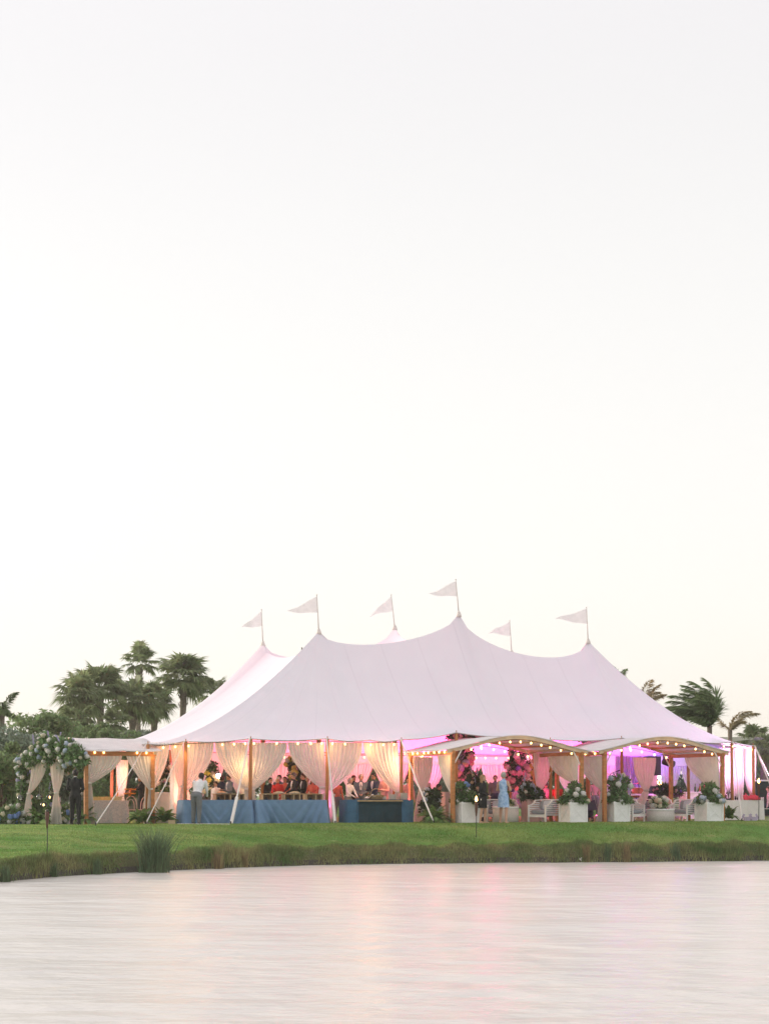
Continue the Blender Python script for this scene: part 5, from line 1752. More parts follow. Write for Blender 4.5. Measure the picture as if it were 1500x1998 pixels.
flowers('dusky bouquet on the beige square plinth', W(1034, 66.1, 0.81), [((0, 0, 0.2), (0.42, 0.3, 0.28)), ((-0.1, 0, 0.45), (0.22, 0.2, 0.2)), ((0.3, 0, 0.1), (0.25, 0.2, 0.25))], ['lav', 'white', 'sky', 'peach'], 15, (0.06, 0.10), green=m_green2, seed=13, spikes=3)
flowers('peach and dusky bouquet behind the leftmost planter', W(918, 66.9, 0.9), [((0, 0, 0.2), (0.30, 0.28, 0.34)), ((0.12, 0, 0.6), (0.24, 0.2, 0.3))], ['peach', 'cream', 'lav', 'pink'], 16, (0.06, 0.10), green=m_green2, seed=14, spikes=4)
flowers('dark violet bouquet in front of the speaker tower', W(1300, 70.5, 0.95), [((0, 0, 0.15), (0.45, 0.3, 0.28)), ((0.3, 0, 0.1), (0.3, 0.25, 0.22))], ['violet', 'lav', 'pink'], 12, (0.05, 0.08), green=m_green2, seed=15)
# the tall flower columns and ceiling garlands
def column(label, px, d, y0, y1, wpx, cols, seed, n=34):
    zt, zb = Z(y0, d), Z(y1, d)
    r = wpx * d / F / 2
    nl = 6
    rnd = random.Random(seed)
    lob = []
    for k in range(nl):
        z = lerp(zb, zt, (k + 0.5) / nl)
        lob.append(((rnd.uniform(-0.3, 0.3) * r, 0, z), (r * rnd.uniform(0.8, 1.05), r * 0.9, (zt - zb) / nl * 0.8)))
    return flowers(label, W(px, d, 0), lob, cols, n, (0.10, 0.16), 'flower_tower', 'flowers', green=m_green2, seed=seed, dens=520)
c1 = column('dark flower column with peach roses behind the first awning post', 906, 70.0, 1462, 1545, 36, ['peach', 'pink', 'peach', 'rose', 'lav'], 31, 44)
c2 = column('dark flower column with bright pink and violet blooms', 1006, 70.5, 1460, 1535, 34, ['pink', 'rose', 'pink', 'violet', 'white'], 32, 46)
c3 = column('green flower column with yellow blooms beside the peach curtain', 1026, 71.0, 1488, 1545, 28, ['yellow', 'yellow', 'pink', 'cream'], 33, 28)
c4 = column('flower column with yellow blooms behind the leaning server', 412, 71.0, 1488, 1550, 26, ['yellow', 'white', 'cream'], 34, 14)
c5 = column('yellow lit flower column behind the dark suits', 575, 72.0, 1484, 1550, 30, ['yellow', 'cream', 'yellow', 'white'], 35, 18)
c6 = column('dark flower column behind the tall cocktail table', 321, 68.0, 1490, 1545, 26, ['white', 'peach', 'cream'], 36, 12)
def garland(label, pts, r, cols, n, seed):
    a = pts[0]
    lob = [(((p - a).x, (p - a).y, (p - a).z), r) for p in pts]
    return flowers(label, a, lob, cols, n, (0.09, 0.14), 'flower_garland', 'garland', green=m_green2, seed=seed, dens=500, group='flower garlands under the tent roof')
garland('long dark flower garland hanging under the tent roof', [W(886 + 15 * k, 68.2 + 0.1 * k, Z(1440 - 2 * math.sin(k / 5 * 3.1), 68.2)) for k in range(7)], (0.26, 0.24, 0.20), ['pink', 'rose', 'pink'], 22, 41)
garland('short dark flower garland hanging between the two awnings', [W(1144 + 10 * k, 70.4, Z(1448, 70.4)) for k in range(3)], (0.24, 0.24, 0.16), ['pink', 'rose', 'violet'], 8, 42)

# flower arch on the entrance awning
d0 = 61.2
def AP(px, py, dd=0.0):
    dd_ = lerp(63.6, 60.6, (px - 40) / 130.0) + dd
    return W(px, dd_, Z(py, dd_))
a0 = W(100, 61.8, 0)
lob, spots = [], []
for (px, py, r) in [(48, 1492, 17), (62, 1480, 16), (78, 1470, 17), (94, 1460, 18), (112, 1458, 18), (130, 1462, 18), (146, 1472, 17), (157, 1482, 14), (162, 1500, 9), (160, 1525, 10), (161, 1545, 10), (161, 1565, 9),
                    (52, 1510, 13), (48, 1530, 13), (46, 1550, 12), (46, 1568, 11), (97, 1480, 11), (101, 1500, 10), (104, 1520, 10), (102, 1540, 11), (101, 1558, 12), (97, 1572, 11), (128, 1494, 13), (134, 1480, 15), (90, 1444, 12)]:
    p = AP(px, py, -0.7 if py < 1490 else 0.0) - a0
    rr = r * 1.15 * 61.5 / F
    lob.append(((p.x, p.y, p.z), (rr, rr * 0.9, rr)))
arch = flowers('entrance arch overgrown with greenery and white and blue flowers', a0, lob, ['white', 'white', 'white', 'white', 'white', 'cream', 'cream', 'sky', 'lav'], 140, (0.055, 0.10), 'flower_arch', 'flower arch', dens=750, seed=51, spikes=10)
for (px, n, lb, cols, r, sd) in ((16, 26, 'white and blue flowers on the ground at the left edge', wb, (0.55, 0.35, 0.34), 52), (128, 22, 'white and blue flowers on the ground beside the man in black', wb, (0.42, 0.3, 0.36), 53), (60, 6, 'low pale flowers at the foot of the outer drape', ['white', 'lav'], (0.3, 0.2, 0.12), 54)):
    flowers(lb, W(px, 61.6, 0), [((0, 0, r[2] * 0.8), r)], cols, n, (0.07, 0.115), seed=sd, dens=600, group='flowers on the ground by the arch')
flowers('white flowers low behind the slanting white strut', W(838, 65.2, 0.35), [((0, 0, 0.2), (0.38, 0.3, 0.4)), ((0.1, 0, 0.55), (0.3, 0.25, 0.3))], ['white', 'sky', 'white'], 12, (0.08, 0.12), seed=55, green=m_green2)
flowers('tall white bouquet on the cocktail table', W(322, 64.4, 1.07), [((0, 0, 0.2), (0.2, 0.2, 0.22))], ['white', 'lav', 'pink'], 9, (0.05, 0.08), seed=56)

# glass globes with candles hung from the arch
def globe(label, px, py, lit):
    d = 60.6
    p = W(px, d, Z(py, d))
    t = thing('glass_globe', p, label, 'globe', 'glass globes on the flower arch')
    g = MB(); g.ell((0, 0, 0), (0.105, 0.105, 0.105), 16, 11); g.build('glass', m_globe, t, local=True, smooth=True)
    g = MB(); g.tube([(0, 0, 0.10), (0.01, 0.1, 0.55)], 0.004, 4); g.build('hanging_wire', m_dark, t, local=True)
    g = MB(); g.lathe([(0.03, -0.085), (0.03, -0.03), (0.01, -0.028)], 10); g.build('candle', m_china, t, local=True, smooth=True)
    if lit:
        g = MB(); g.ell((0, 0, 0.0), (0.016, 0.016, 0.035), 8, 6); g.build('flame', m_flame, t, local=True, smooth=True)
def globe_mat():
    m = bpy.data.materials.new('clear_globe'); m.use_nodes = True
    n, l = m.node_tree.nodes, m.node_tree.links
    out = n['Material Output']; n.remove(n['Principled BSDF'])
    tr = n.new('ShaderNodeBsdfTransparent'); gl = n.new('ShaderNodeBsdfGlossy'); gl.inputs['Roughness'].default_value = 0.08
    fr = n.new('ShaderNodeFresnel'); fr.inputs[0].default_value = 1.9
    ms = n.new('ShaderNodeMixShader'); l.new(fr.outputs[0], ms.inputs[0]); l.new(tr.outputs[0], ms.inputs[1]); l.new(gl.outputs[0], ms.inputs[2]); l.new(ms.outputs[0], out.inputs['Surface'])
    return m
m_globe = globe_mat()
m_flame = mat('flame', (1, 0.6, 0.2), 0.5, 0, 1, emit=(1.0, 0.52, 0.13), estr=9.0)
globe('glass globe left of the outer drape', 40, 1558, False)
globe('glass globe left of the pendant garland', 77, 1556, False)
globe('glass globe with a lit candle on the pendant garland', 97, 1556, True)
globe('low glass globe with a lit candle above the torch', 85, 1571, True)

# ferns
def fern(label, px, d, r, h, seed, nf=34):
    rnd = random.Random(seed)
    b = W(px, d, gz(X(px, d), d))
    g = MB()
    vs, fs = [], []
    for i in range(nf):
        az = rnd.random() * 6.28
        L = r * rnd.uniform(0.75, 1.15)
        el = rnd.uniform(0.5, 1.35)
        dr = Vector((math.cos(az) * math.cos(el), math.sin(az) * math.cos(el), math.sin(el)))
        p = Vector((math.cos(az) * 0.05, math.sin(az) * 0.05, 0.08))
        N = 12
        for k in range(N):
            q = p + dr * (L * 1.25 / N)
            sd = dr.cross(Vector((0, 0, 1)))
            if sd.length < 0.05: sd = Vector((1, 0, 0))
            sd.normalize()
            lw = 0.11 * math.sin(math.pi * (k + 1.2) / (N + 1.5)) * (r / 0.45)
            for sg in (-1, 1):
                for sub in (0.0, 0.5):
                    c = p.lerp(q, sub)
                    o = len(vs)
                    e = c + sd * sg * lw + dr * lw * 0.35 + Vector((0, 0, -0.25 * lw))
                    w = dr * 0.016
                    vs += [c - w, c + w, e + w * 0.3, e - w * 0.3]; fs.append((o, o + 1, o + 2, o + 3))
            dr = (dr + Vector((0, 0, -0.15))).normalized()
            p = q
            if p.z < 0.03: p.z = 0.03
    g.add(vs, fs)
    o = g.build('fern', m_fern, local=True); o.location = b; o.scale = (1, 1, h / (r * 0.9)); tag(o, label, 'fern', 'ferns along the tent front')
fern('bright fern inside the flower arch', 76, 61.0, 0.36, 0.52, 61)
fern('fern right of the man in black', 166, 60.6, 0.36, 0.50, 62)
fern('left fern of the pair below the leftmost tent pole', 275, 61.0, 0.42, 0.46, 63)
fern('right fern of the pair, in front of the white pillar', 320, 61.2, 0.46, 0.50, 64)
fern('wide fern left of the first awning post', 848, 62.6, 0.58, 0.52, 65, 46)
fern('fern behind the rightmost awning post', 1422, 68.3, 0.34, 0.44, 66)

# ------------------------------------------------------------------ stage corner
m_spk = mat('speaker_black', (0.008, 0.008, 0.009), 0.6, 0.2, 20)
p = W(1272, 77.0)
t = thing('speaker_tower', p, 'tall black speaker tower on the stage', 'speaker', rz=R(8))
for k, (z0, z1) in enumerate(((0.0, 0.95), (0.95, 1.75), (1.75, 2.58))):
    g = MB(); g.box((0, 0, (z0 + z1) / 2), (0.60, 0.55, z1 - z0 - 0.012)); c = g.build('cabinet', m_spk, t, local=True)
    g = MB(); g.box((0, -0.282, (z0 + z1) / 2), (0.54, 0.012, z1 - z0 - 0.08)); g.build('grille', m_dark, c, local=True)
p = W(1303, 74.0, Z(1485, 74.0))
t = thing('moving_head_lamp', p, 'black moving head lamp hung at the right of the stage', 'stage lamp')
g = MB(); g.box((0, 0, 0.36), (0.42, 0.3, 0.16)); g.build('base', m_spk, t, local=True)
g = MB(); g.box((-0.17, 0, 0.12), (0.05, 0.14, 0.42)); g.box((0.17, 0, 0.12), (0.05, 0.14, 0.42)); g.build('yoke', m_spk, t, local=True)
g = MB(); g.tube([(-0.16, 0.12, -0.02), (0.0, -0.04, -0.07), (0.18, -0.22, -0.14)], [0.13, 0.15, 0.14], 14); g.build('lamp_head', m_spk, t, local=True, smooth=True)
g = MB(); g.tube([(0, 0, 0.44), (0, 0, 0.95)], 0.025, 8); g.build('hanger', m_spk, t, local=True)
p = W(1281, 73.0)
t = thing('lit_sign', p, 'pale lit panel with a glowing ring in front of the speaker', 'sign')
m_panel = mat('pale_panel', (0.66, 0.52, 0.50), 0.5, 0.05, 5); m_ring = mat('ring_glow', (1, 0.8, 0.4), 0.5, 0, 1, emit=(1.0, 0.62, 0.22), estr=5.0); m_wg = mat('white_glow', (1, 1, 1), 0.5, 0, 1, emit=(1.0, 0.95, 0.95), estr=1.6)
z = Z(1524, 73.0)
g = MB(); g.box((-0.10, 0, z), (0.24, 0.03, 0.42)); g.build('panel', m_panel, t, local=True)
g = MB(); g.box((0.10, 0, z + 0.14), (0.13, 0.03, 0.14)); g.build('lamp_box', m_wg, t, local=True)
g = MB(); g.tube([(0.11 + 0.06 * math.cos(a), -0.01, z - 0.07 + 0.10 * math.sin(a)) for a in [2 * math.pi * k / 18 for k in range(19)]], 0.024, 8, cap=False); g.build('glowing_ring', m_ring, t, local=True, smooth=True)
g = MB(); g.tube([(0, 0.02, 0), (0, 0.02, z)], 0.016, 8); g.lathe([(0.2, 0), (0.2, 0.02), (0.03, 0.04)], 16); g.build('stand', m_dark, t, local=True, smooth=True)
for px, py, lb in ((1190, 1506, 'thin microphone stand left of the thistles'), (1246, 1508, 'thin microphone stand before the pale blue drapes')):
    p = W(px, 75.5); z = Z(py, 75.5)
    t = thing('microphone_stand', p, lb, 'microphone stand', 'microphone stands on the stage')
    g = MB(); g.tube([(0, 0, 0), (0, 0, z - 0.1)], 0.014, 7)
    for k in range(3):
        a = k * 2.09 + 0.4; g.tube([(0, 0, 0.18), (0.3 * math.cos(a), 0.3 * math.sin(a), 0.01)], 0.011, 6)
    g.build('stand', m_spk, t, local=True)
    g = MB(); g.tube([(0, 0, z - 0.1), (0.28, -0.1, z + 0.02)], 0.01, 6); g.build('boom', m_spk, t, local=True)
    g = MB(); g.tube([(0.24, -0.09, z), (0.38, -0.14, z + 0.05)], [0.02, 0.032], 8); g.build('microphone', m_spk, t, local=True, smooth=True)
m_drum = mat('drum_shell', (0.42, 0.16, 0.07), 0.35, 0.15, 5)
p = W(1247, 76.0)
t = thing('drum_kit', p, 'wooden drum on a stand below the red cymbal on stage', 'drum')
g = MB(); g.lathe([(0.30, 0.85), (0.30, 1.25)], 24); g.build('shell', m_drum, t, local=True, smooth=True)
g = MB(); g.lathe([(0.31, 1.25), (0.31, 1.28), (0.02, 1.285)], 24); g.build('drum_head', m_china, t, local=True)
g = MB(); g.lathe([(0.34, 1.42), (0.05, 1.47), (0.02, 1.48)], 24); g.build('cymbal', mat('red_cymbal', (0.62, 0.06, 0.12), 0.4, 0.1, 5), t, local=True)
for k in range(3):
    a = k * 2.09; g = MB(); g.tube([(0.28 * math.cos(a), 0.28 * math.sin(a), 1.0), (0.42 * math.cos(a), 0.42 * math.sin(a), 0)], 0.014, 6); g.build('leg', m_spk, t, local=True)
g = MB(); g.tube([(0.32, 0, 0.4), (0.2, 0, 1.46), (0.0, 0, 1.46)], 0.01, 6); g.build('cymbal_arm', m_spk, t, local=True)
# pale blue stage drapes
m_bluedr = mat('pale_blue_drape', (0.42, 0.46, 0.66), 0.85, 0.06, 3, transl=0.4)
curtain('pale blue stage drape left of the speaker tower', W(1200, 79.0), W(1228, 79.0), 2.62, W(1218, 79.0), 0.9, 0.02, n=5, m=m_bluedr, tw=0.5, tail=0.6, band=False)
curtain('wide pale blue stage drape beside the speaker tower', W(1226, 79.3), W(1258, 79.3), 2.62, W(1248, 79.3), 0.9, 0.02, n=6, m=m_bluedr, tw=0.5, tail=0.6, band=False)
# bar behind the rightmost armchair
t = thing('bar_counter', W(1362, 75.0), 'violet lit bar counter behind the rightmost armchair', 'bar', rz=ALPHA)
g = MB(); g.box((0, 0, 0.52), (1.5, 0.55, 1.04)); g.build('bar_front', m_paint, t, local=True)
g = MB(); g.box((0, 0, 1.07), (1.62, 0.65, 0.05)); g.build('bar_top', m_paint, t, local=True)
bottle_m = [mat('bottle_green', (0.05, 0.12, 0.05), 0.15, 0.1, 4, spec=0.6), mat('bottle_amber', (0.22, 0.08, 0.02), 0.15, 0.1, 4, spec=0.6), mat('bottle_red', (0.45, 0.04, 0.06), 0.15, 0.1, 4, spec=0.6)]
for k, lb in enumerate(('green bottle at the left end of the bar', 'amber bottle in the middle of the bar', 'red bottle at the right end of the bar')):
    q = W(1356 + 9 * k, 74.8, 1.095)
    t = thing('bottle', q, lb, 'bottle', 'bottles on the bar')
    g = MB(); g.lathe([(0.04, 0), (0.042, 0.17), (0.018, 0.23), (0.016, 0.30)], 12); g.build('bottle_body', bottle_m[k], t, local=True, smooth=True)
    g = MB(); g.lathe([(0.018, 0.30), (0.018, 0.325)], 10); g.build('cap', m_dark, t, local=True)
# folding stroller-like frame by the middle post
p = W(1151, 66.4)
t = thing('folding_pushchair', p, 'folded pushchair with a dark purple seat left of the middle post', 'pushchair', rz=R(15))
m_frame = mat('grey_tube', (0.30, 0.29, 0.30), 0.4, 0.1, 6, metal=0.3); m_purp = mat('purple_cloth', (0.06, 0.045, 0.09), 0.8, 0.15, 8)
for s in (-1, 1):
    x = 0.24 * s
    g = MB(); g.tube([(x, -0.38, 0.09), (x, 0.05, 0.62), (x, 0.42, 1.22), (x, 0.50, 1.30)], 0.014, 7); g.build('frame_tube', m_frame, t, local=True, smooth=True)
    g = MB(); g.tube([(x, 0.36, 0.09), (x, -0.05, 0.62), (x, -0.15, 0.75)], 0.014, 7); g.build('rear_tube', m_frame, t, local=True, smooth=True)
    for y in (-0.38, 0.36):
        g = MB(); g.tube([(x, y + 0.075 * math.cos(a), 0.09 + 0.075 * math.sin(a)) for a in [2 * math.pi * k / 14 for k in range(15)]], 0.016, 7, cap=False); g.build('wheel', m_spk, t, local=True, smooth=True)
g = MB(); g.grid([[Vector((-0.23 + 0.046 * i, lerp(-0.2, 0.12, v) + 0.0, 0.46 + 0.34 * v ** 2 - 0.05 * math.sin(math.pi * i / 10))) for v in [k / 8 for k in range(9)]] for i in range(11)]); g.build('seat_cloth', m_purp, t, local=True, smooth=True)
g = MB(); g.ell((0, 0.2, 0.30), (0.2, 0.18, 0.16), 14, 9); g.build('bag', m_purp, t, local=True, smooth=True)

# on the white corner table
m_redcl = mat('red_cloth', (0.62, 0.05, 0.08), 0.8, 0.15, 12)
for k, (px, s, lb, mm) in enumerate(((1452, 0.24, 'folded red bag on the white corner table', m_redcl), (1469, 0.26, 'slumped red bag at the right end of the corner table', m_redcl), (1440, 0.20, 'dark bag on the white corner table', m_spk))):
    q = W(px, 71.0, 0.772)
    t = thing('hand_bag', q, lb, 'bag', 'bags on the corner table')
    g = MB(); g.lathe([(s * 0.8, 0), (s, 0.05), (s * 0.8, 0.13), (s * 0.4, 0.19), (s * 0.15, 0.20)], 16, wob=lambda a, z: 0.15 * math.sin(3 * a + z * 20)); o = g.build('bag_body', mm, t, local=True, smooth=True); o.scale = (1, 0.6, 1)
    g = MB(); g.tube([(-s * 0.5, 0, 0.12), (-s * 0.2, 0, 0.26), (s * 0.2, 0, 0.26), (s * 0.5, 0, 0.12)], 0.012, 6); g.build('strap', mm, t, local=True, smooth=True)
q = W(1421, 70.7, 0.772)
t = thing('glass_vase', q, 'clear round vase with bare twigs on the corner table', 'vase')
g = MB(); g.lathe([(0.08, 0), (0.14, 0.08), (0.14, 0.18), (0.08, 0.28), (0.10, 0.32)], 18); g.build('vase', m_globe, t, local=True, smooth=True)
g = MB()
for k in range(7):
    a = k * 0.9; g.tube([(0, 0, 0.03), (0.05 * math.cos(a), 0.05 * math.sin(a), 0.35), (0.2 * math.cos(a), 0.1 * math.sin(a), 0.75 + 0.08 * (k % 3))], [0.008, 0.007, 0.003], 5)
g.build('twigs', m_stem, t, local=True)
for k, (px, lb) in enumerate(((1457, 'violet carton under the front of the corner table'), (1470, 'crumpled violet bag beside the carton on the grass'))):
    q = W(px, 69.4 + 0.4 * k)
    t = thing('carton', q, lb, 'box', rz=0.3 * k)
    mm = mat('violet_card', (0.46, 0.40, 0.56), 0.8, 0.15, 10)
    g = MB(); g.box((0, 0, 0.07), (0.22, 0.18, 0.14)); g.build('box_body', mm, t, local=True)
    for sg in (-1, 1):
        g = MB(); g.bar((sg * 0.11, 0, 0.14), (sg * 0.18, 0, 0.18), 0.2, 0.01, up=(0, 1, 0.01)); g.build('flap', mm, t, local=True)
t = thing('carton', W(335, 60.4), 'small cardboard box by the right fern', 'box', rz=0.2)
mm = mat('kraft_card', (0.46, 0.34, 0.22), 0.8, 0.15, 10)
g = MB(); g.box((0, 0, 0.07), (0.22, 0.2, 0.14)); g.build('box_body', mm, t, local=True)
g = MB(); g.box((0, 0, 0.146), (0.225, 0.205, 0.012)); g.build('lid', mm, t, local=True)

# handbag on the woman's arm, hanging jacket
q = W(935, 62.05, 0.62)
t = thing('hand_bag', q, 'black shoulder bag carried by the woman in black', 'bag')
g = MB(); g.lathe([(0.13, 0), (0.16, 0.04), (0.16, 0.2), (0.12, 0.27)], 18, wob=lambda a, z: 0.08 * math.sin(3 * a)); o = g.build('bag_body', m_black, t, local=True, smooth=True); o.scale = (1, 0.5, 1)
g = MB(); g.tube([(-0.1, 0, 0.25), (-0.05, 0, 0.5), (0.06, 0, 0.5), (0.1, 0, 0.25)], 0.012, 6); g.build('strap', m_black, t, local=True, smooth=True)
g = MB(); g.box((0.05, -0.085, 0.2), (0.03, 0.012, 0.05)); g.build('clasp', m_china, t, local=True)

# ------------------------------------------------------------------ tiki torches
m_bamboo = mat('dark_bamboo', (0.10, 0.045, 0.03), 0.6, 0.25, 10)
def torch(label, px, d, z0, ytop, lit=True, flare=1.0):
    h = Z(ytop, d) - z0
    t = thing('garden_torch', W(px, d, z0 - 0.1), label, 'torch', 'garden torches on the lawn')
    g = MB(); g.tube([(0, 0, 0), (0.006, 0, h * 0.5), (0, 0, h - 0.12)], 0.013, 8); g.build('torch_pole', m_dark, t, local=True)
    g = MB(); g.lathe([(0.02, h - 0.36), (0.035, h - 0.24), (0.05, h - 0.10), (0.055, h + 0.06), (0.05, h + 0.08)], 12); g.build('canister', m_bamboo, t, local=True, smooth=True)
    g = MB(); g.lathe([(0.03, h + 0.08), (0.035, h + 0.11), (0.02, h + 0.13)], 10); g.build('burner', m_dark, t, local=True, smooth=True)
    if lit:
        g = MB(); g.lathe([(0.012, h + 0.12), (0.042, h + 0.17), (0.036, h + 0.22), (0.014, h + 0.28), (0.003, h + 0.31)], 10); g.build('flame', m_flame, t, local=True, smooth=True)
        lamp_light(t, (0, 0, h + 0.25), (1.0, 0.5, 0.15), 6, 0.05)
def on_ground(px, py):
    """depth at which the lawn shows at this photograph column and row"""
    best = None
    for k in range(400):
        d = 44 + k * 0.06
        y = HY + (CAM_H - gz(X(px, d), d)) * F / d
        if d > shore(X(px, d)) + 0.9 and (best is None or abs(y - py) < best[0]):
            best = (abs(y - py), d)
    return best[1]
d = on_ground(92, 1663); torch('unlit dark torch nearest the pond at the left', 92, d, gz(X(92, d), d), 1583, False)
d = on_ground(929, 1634); torch('lit torch on the lawn before the woman in black', 929, d, gz(X(929, d), d), 1566)
torch('lit torch in front of the white corner table', 1480, 68.6, 0.0, 1530)

# ------------------------------------------------------------------ far right: house and generator
m_stucco = mat('cream_stucco', (0.60, 0.50, 0.38), 0.9, 0.06, 3, bump=0.1, bscale=30)
m_winp = mat('window_pane', (0.10, 0.12, 0.14), 0.1, 0.1, 3, spec=0.6)
hb = W(1540, 126)
t = thing('cream_house', hb, 'cream house with a flat pale roof behind the palms at the right', 'house')
g = MB(); g.box((0, 4, 2.3), (9.0, 8.0, 4.6)); g.build('wall', m_stucco, t, local=True)
g = MB(); g.box((0, 4, 4.75), (9.7, 8.7, 0.28)); g.build('roof', mat('pale_roof', (0.52, 0.49, 0.45), 0.8, 0.1, 3), t, local=True)
for x in (-3.0, -0.6, 2.2):
    g = MB(); g.box((x, -0.02, 2.9), (1.3, 0.10, 1.3)); wf = g.build('window', m_paint, t, local=True)
    for sg in (-1, 1):
        g = MB(); g.box((x + 0.3 * sg, -0.08, 2.9), (0.5, 0.03, 1.1)); g.build('pane', m_winp, wf, local=True)
t = thing('generator', W(1500, 82), 'dark green generator box with pale rails at the right edge', 'generator')
m_gen = mat('dark_green_steel', (0.015, 0.035, 0.03), 0.5, 0.15, 6)
g = MB(); g.box((0, 0, 0.85), (1.35, 0.9, 1.4)); g.build('housing', m_gen, t, local=True)
g = MB(); g.box((0, 0, 1.60), (1.45, 1.0, 0.06)); g.build('lid', m_paint, t, local=True)
g = MB(); g.box((0, 0, 0.11), (1.5, 0.95, 0.10)); g.build('skid', m_dark, t, local=True)
for k in range(5):
    g = MB(); g.box((0, -0.456, 0.5 + 0.18 * k), (1.0, 0.02, 0.05)); g.build('louvre', m_dark, t, local=True)
for x in (-0.6, 0.6):
    g = MB(); g.tube([(x, 0, 1.63), (x, 0, 1.78)], 0.03, 8); g.build('lifting_lug', m_dark, t, local=True)
# slatted white bench at the right edge under the seated woman
t = thing('slatted_bench', W(1499, 71.6), 'white slatted chair cut by the right picture edge', 'chair', rz=R(70))
for k in range(4):
    part('slat', bmesh_box((0.5, 0.08, 0.022), m_paint), t, (0, -0.18 + 0.11 * k, 0.435))
    part('slat', bmesh_box((0.5, 0.022, 0.06), m_paint), t, (0, 0.24, 0.52 + 0.10 * k))
for x in (-0.23, 0.23):
    part('leg', bmesh_box((0.04, 0.04, 0.43), m_paint), t, (x, -0.2, 0.21)); part('leg', bmesh_box((0.04, 0.04, 0.88), m_paint), t, (x, 0.24, 0.44))
# bare twigs above the roof behind the front left peak
t = thing('bare_tree', W(604, 112), 'bare dark branch tips showing left of the front left peak', 'tree')
g = MB(); g.tube([(0, 0, 0), (0.1, 0, 5), (0, 0, 9.6)], [0.2, 0.14, 0.06], 8); g.build('trunk', m_stem, t, local=True, smooth=True)
g = MB()
for a, z0, l in ((0.3, 8.9, 1.9), (-0.35, 8.6, 1.4), (-0.6, 8.4, 1.3), (-0.95, 8.3, 1.1), (0.05, 9.3, 0.8)):
    g.tube([(0, 0, z0), (l * math.sin(a) * 0.7 - 0.05, 0, z0 + l * 0.55), (l * math.sin(a), 0, z0 + l * math.cos(a))], [0.07, 0.05, 0.035], 6)
g.build('branches', m_stem, t, local=True, smooth=True)
# white rope lying on the grass
g = MB(); g.tube([W(346, 60.6, gz(X(346, 60.6), 60.6) + 0.02), W(400, 60.3, gz(X(400, 60.3), 60.3) + 0.02), W(448, 60.0, gz(X(448, 60.0), 60.0) + 0.02)], 0.016, 6)
tag(g.build('ground_rope', m_rope), 'white rope lying on the grass before the blue table', 'rope')
# drain pipe at the water
dpp = F * (CAM_H - WATER_Z) / (1683 - HY)
p = W(1122, dpp, WATER_Z + 0.05)
t = thing('drain_pipe', p, 'pale drain pipe with a dark mouth at the waterline', 'pipe')
g = MB(); g.tube([(0, 0.25, 0.03), (0.1, 0.1, 0.03), (0.24, 0.0, 0.03)], 0.085, 14, cap=False); g.build('pipe', m_china, t, local=True, smooth=True)
g = MB(); g.tube([(0.235, 0.0, 0.03), (0.26, -0.015, 0.03)], 0.072, 14); g.build('mouth', m_spk, t, local=True, smooth=True)
# ------------------------------------------------------------------ grass, reeds
m_turf = mat('grass_blade', (0.175, 0.36, 0.075), 0.7, 0.2, 0.8, transl=0.5, island=0.3, col2=(0.38, 0.45, 0.16), stretch=(0.5, 1.2, 1))
m_bankg = mat('bank_blade', (0.14, 0.25, 0.07), 0.6, 0.3, 0.8, transl=0.35, island=0.5, col2=(0.36, 0.33, 0.155), stretch=(1, 1, 2))
m_reed = mat('reed_blade', (0.09, 0.16, 0.075), 0.55, 0.25, 2, transl=0.25, island=0.45, col2=(0.15, 0.20, 0.10))
m_straw = mat('straw_blade', (0.26, 0.20, 0.10), 0.65, 0.25, 2, transl=0.3, island=0.35)
def blades(n, xs_, ys_, zs_, hmin, hmax, wid, rs, lean=0.5, out=(0, 0)):
    h = rs.uniform(hmin, hmax, n)
    a = rs.uniform(0, 2 * np.pi, n)
    lx, ly = np.cos(a) * h * lean * rs.uniform(0.2, 1, n) + out[0] * h, np.sin(a) * h * lean * rs.uniform(0.2, 1, n) + out[1] * h
    wx = rs.uniform(0.6, 1.2, n) * wid
    ang = rs.uniform(-0.6, 0.6, n)
    cx, cy = np.cos(ang) * wx, np.sin(ang) * wx
    base = np.stack([xs_, ys_, zs_], 1)
    v0 = base + np.stack([-cx, -cy, -0.02 * np.ones(n)], 1)
    v1 = base + np.stack([cx, cy, -0.02 * np.ones(n)], 1)
    v2 = base + np.stack([lx * 0.4 + cx * 0.7, ly * 0.4 + cy * 0.7, h * 0.6], 1)
    v3 = base + np.stack([lx * 0.4 - cx * 0.7, ly * 0.4 - cy * 0.7, h * 0.6], 1)
    v4 = base + np.stack([lx, ly, h * 0.95], 1)
    V_ = np.stack([v0, v1, v2, v3, v4], 1).reshape(-1, 3)
    k = np.arange(n)[:, None] * 5
    return V_, np.concatenate([k + 0, k + 1, k + 2, k + 3], 1), np.concatenate([k + 3, k + 2, k + 4], 1)
def blade_mesh(name, data, m):
    me = bpy.data.meshes.new(name)
    V_, Q, T = data
    me.vertices.add(len(V_)); me.vertices.foreach_set('co', V_.astype(np.float32).ravel())
    nl = Q.size + T.size
    me.loops.add(nl); me.loops.foreach_set('vertex_index', np.concatenate([Q.ravel(), T.ravel()]).astype(np.int32))
    me.polygons.add(len(Q) + len(T))
    ls = np.concatenate([np.arange(len(Q)) * 4, len(Q) * 4 + np.arange(len(T)) * 3]).astype(np.int32)
    me.polygons.foreach_set('loop_start', ls)
    me.update(calc_edges=True); me.validate()
    me.materials.append(m)
    o = bpy.data.objects.new(name, me); COL.objects.link(o)
    return o
gzv = np.vectorize(gz, otypes=[float]); shv = np.vectorize(shore, otypes=[float])
rs = np.random.RandomState(5)
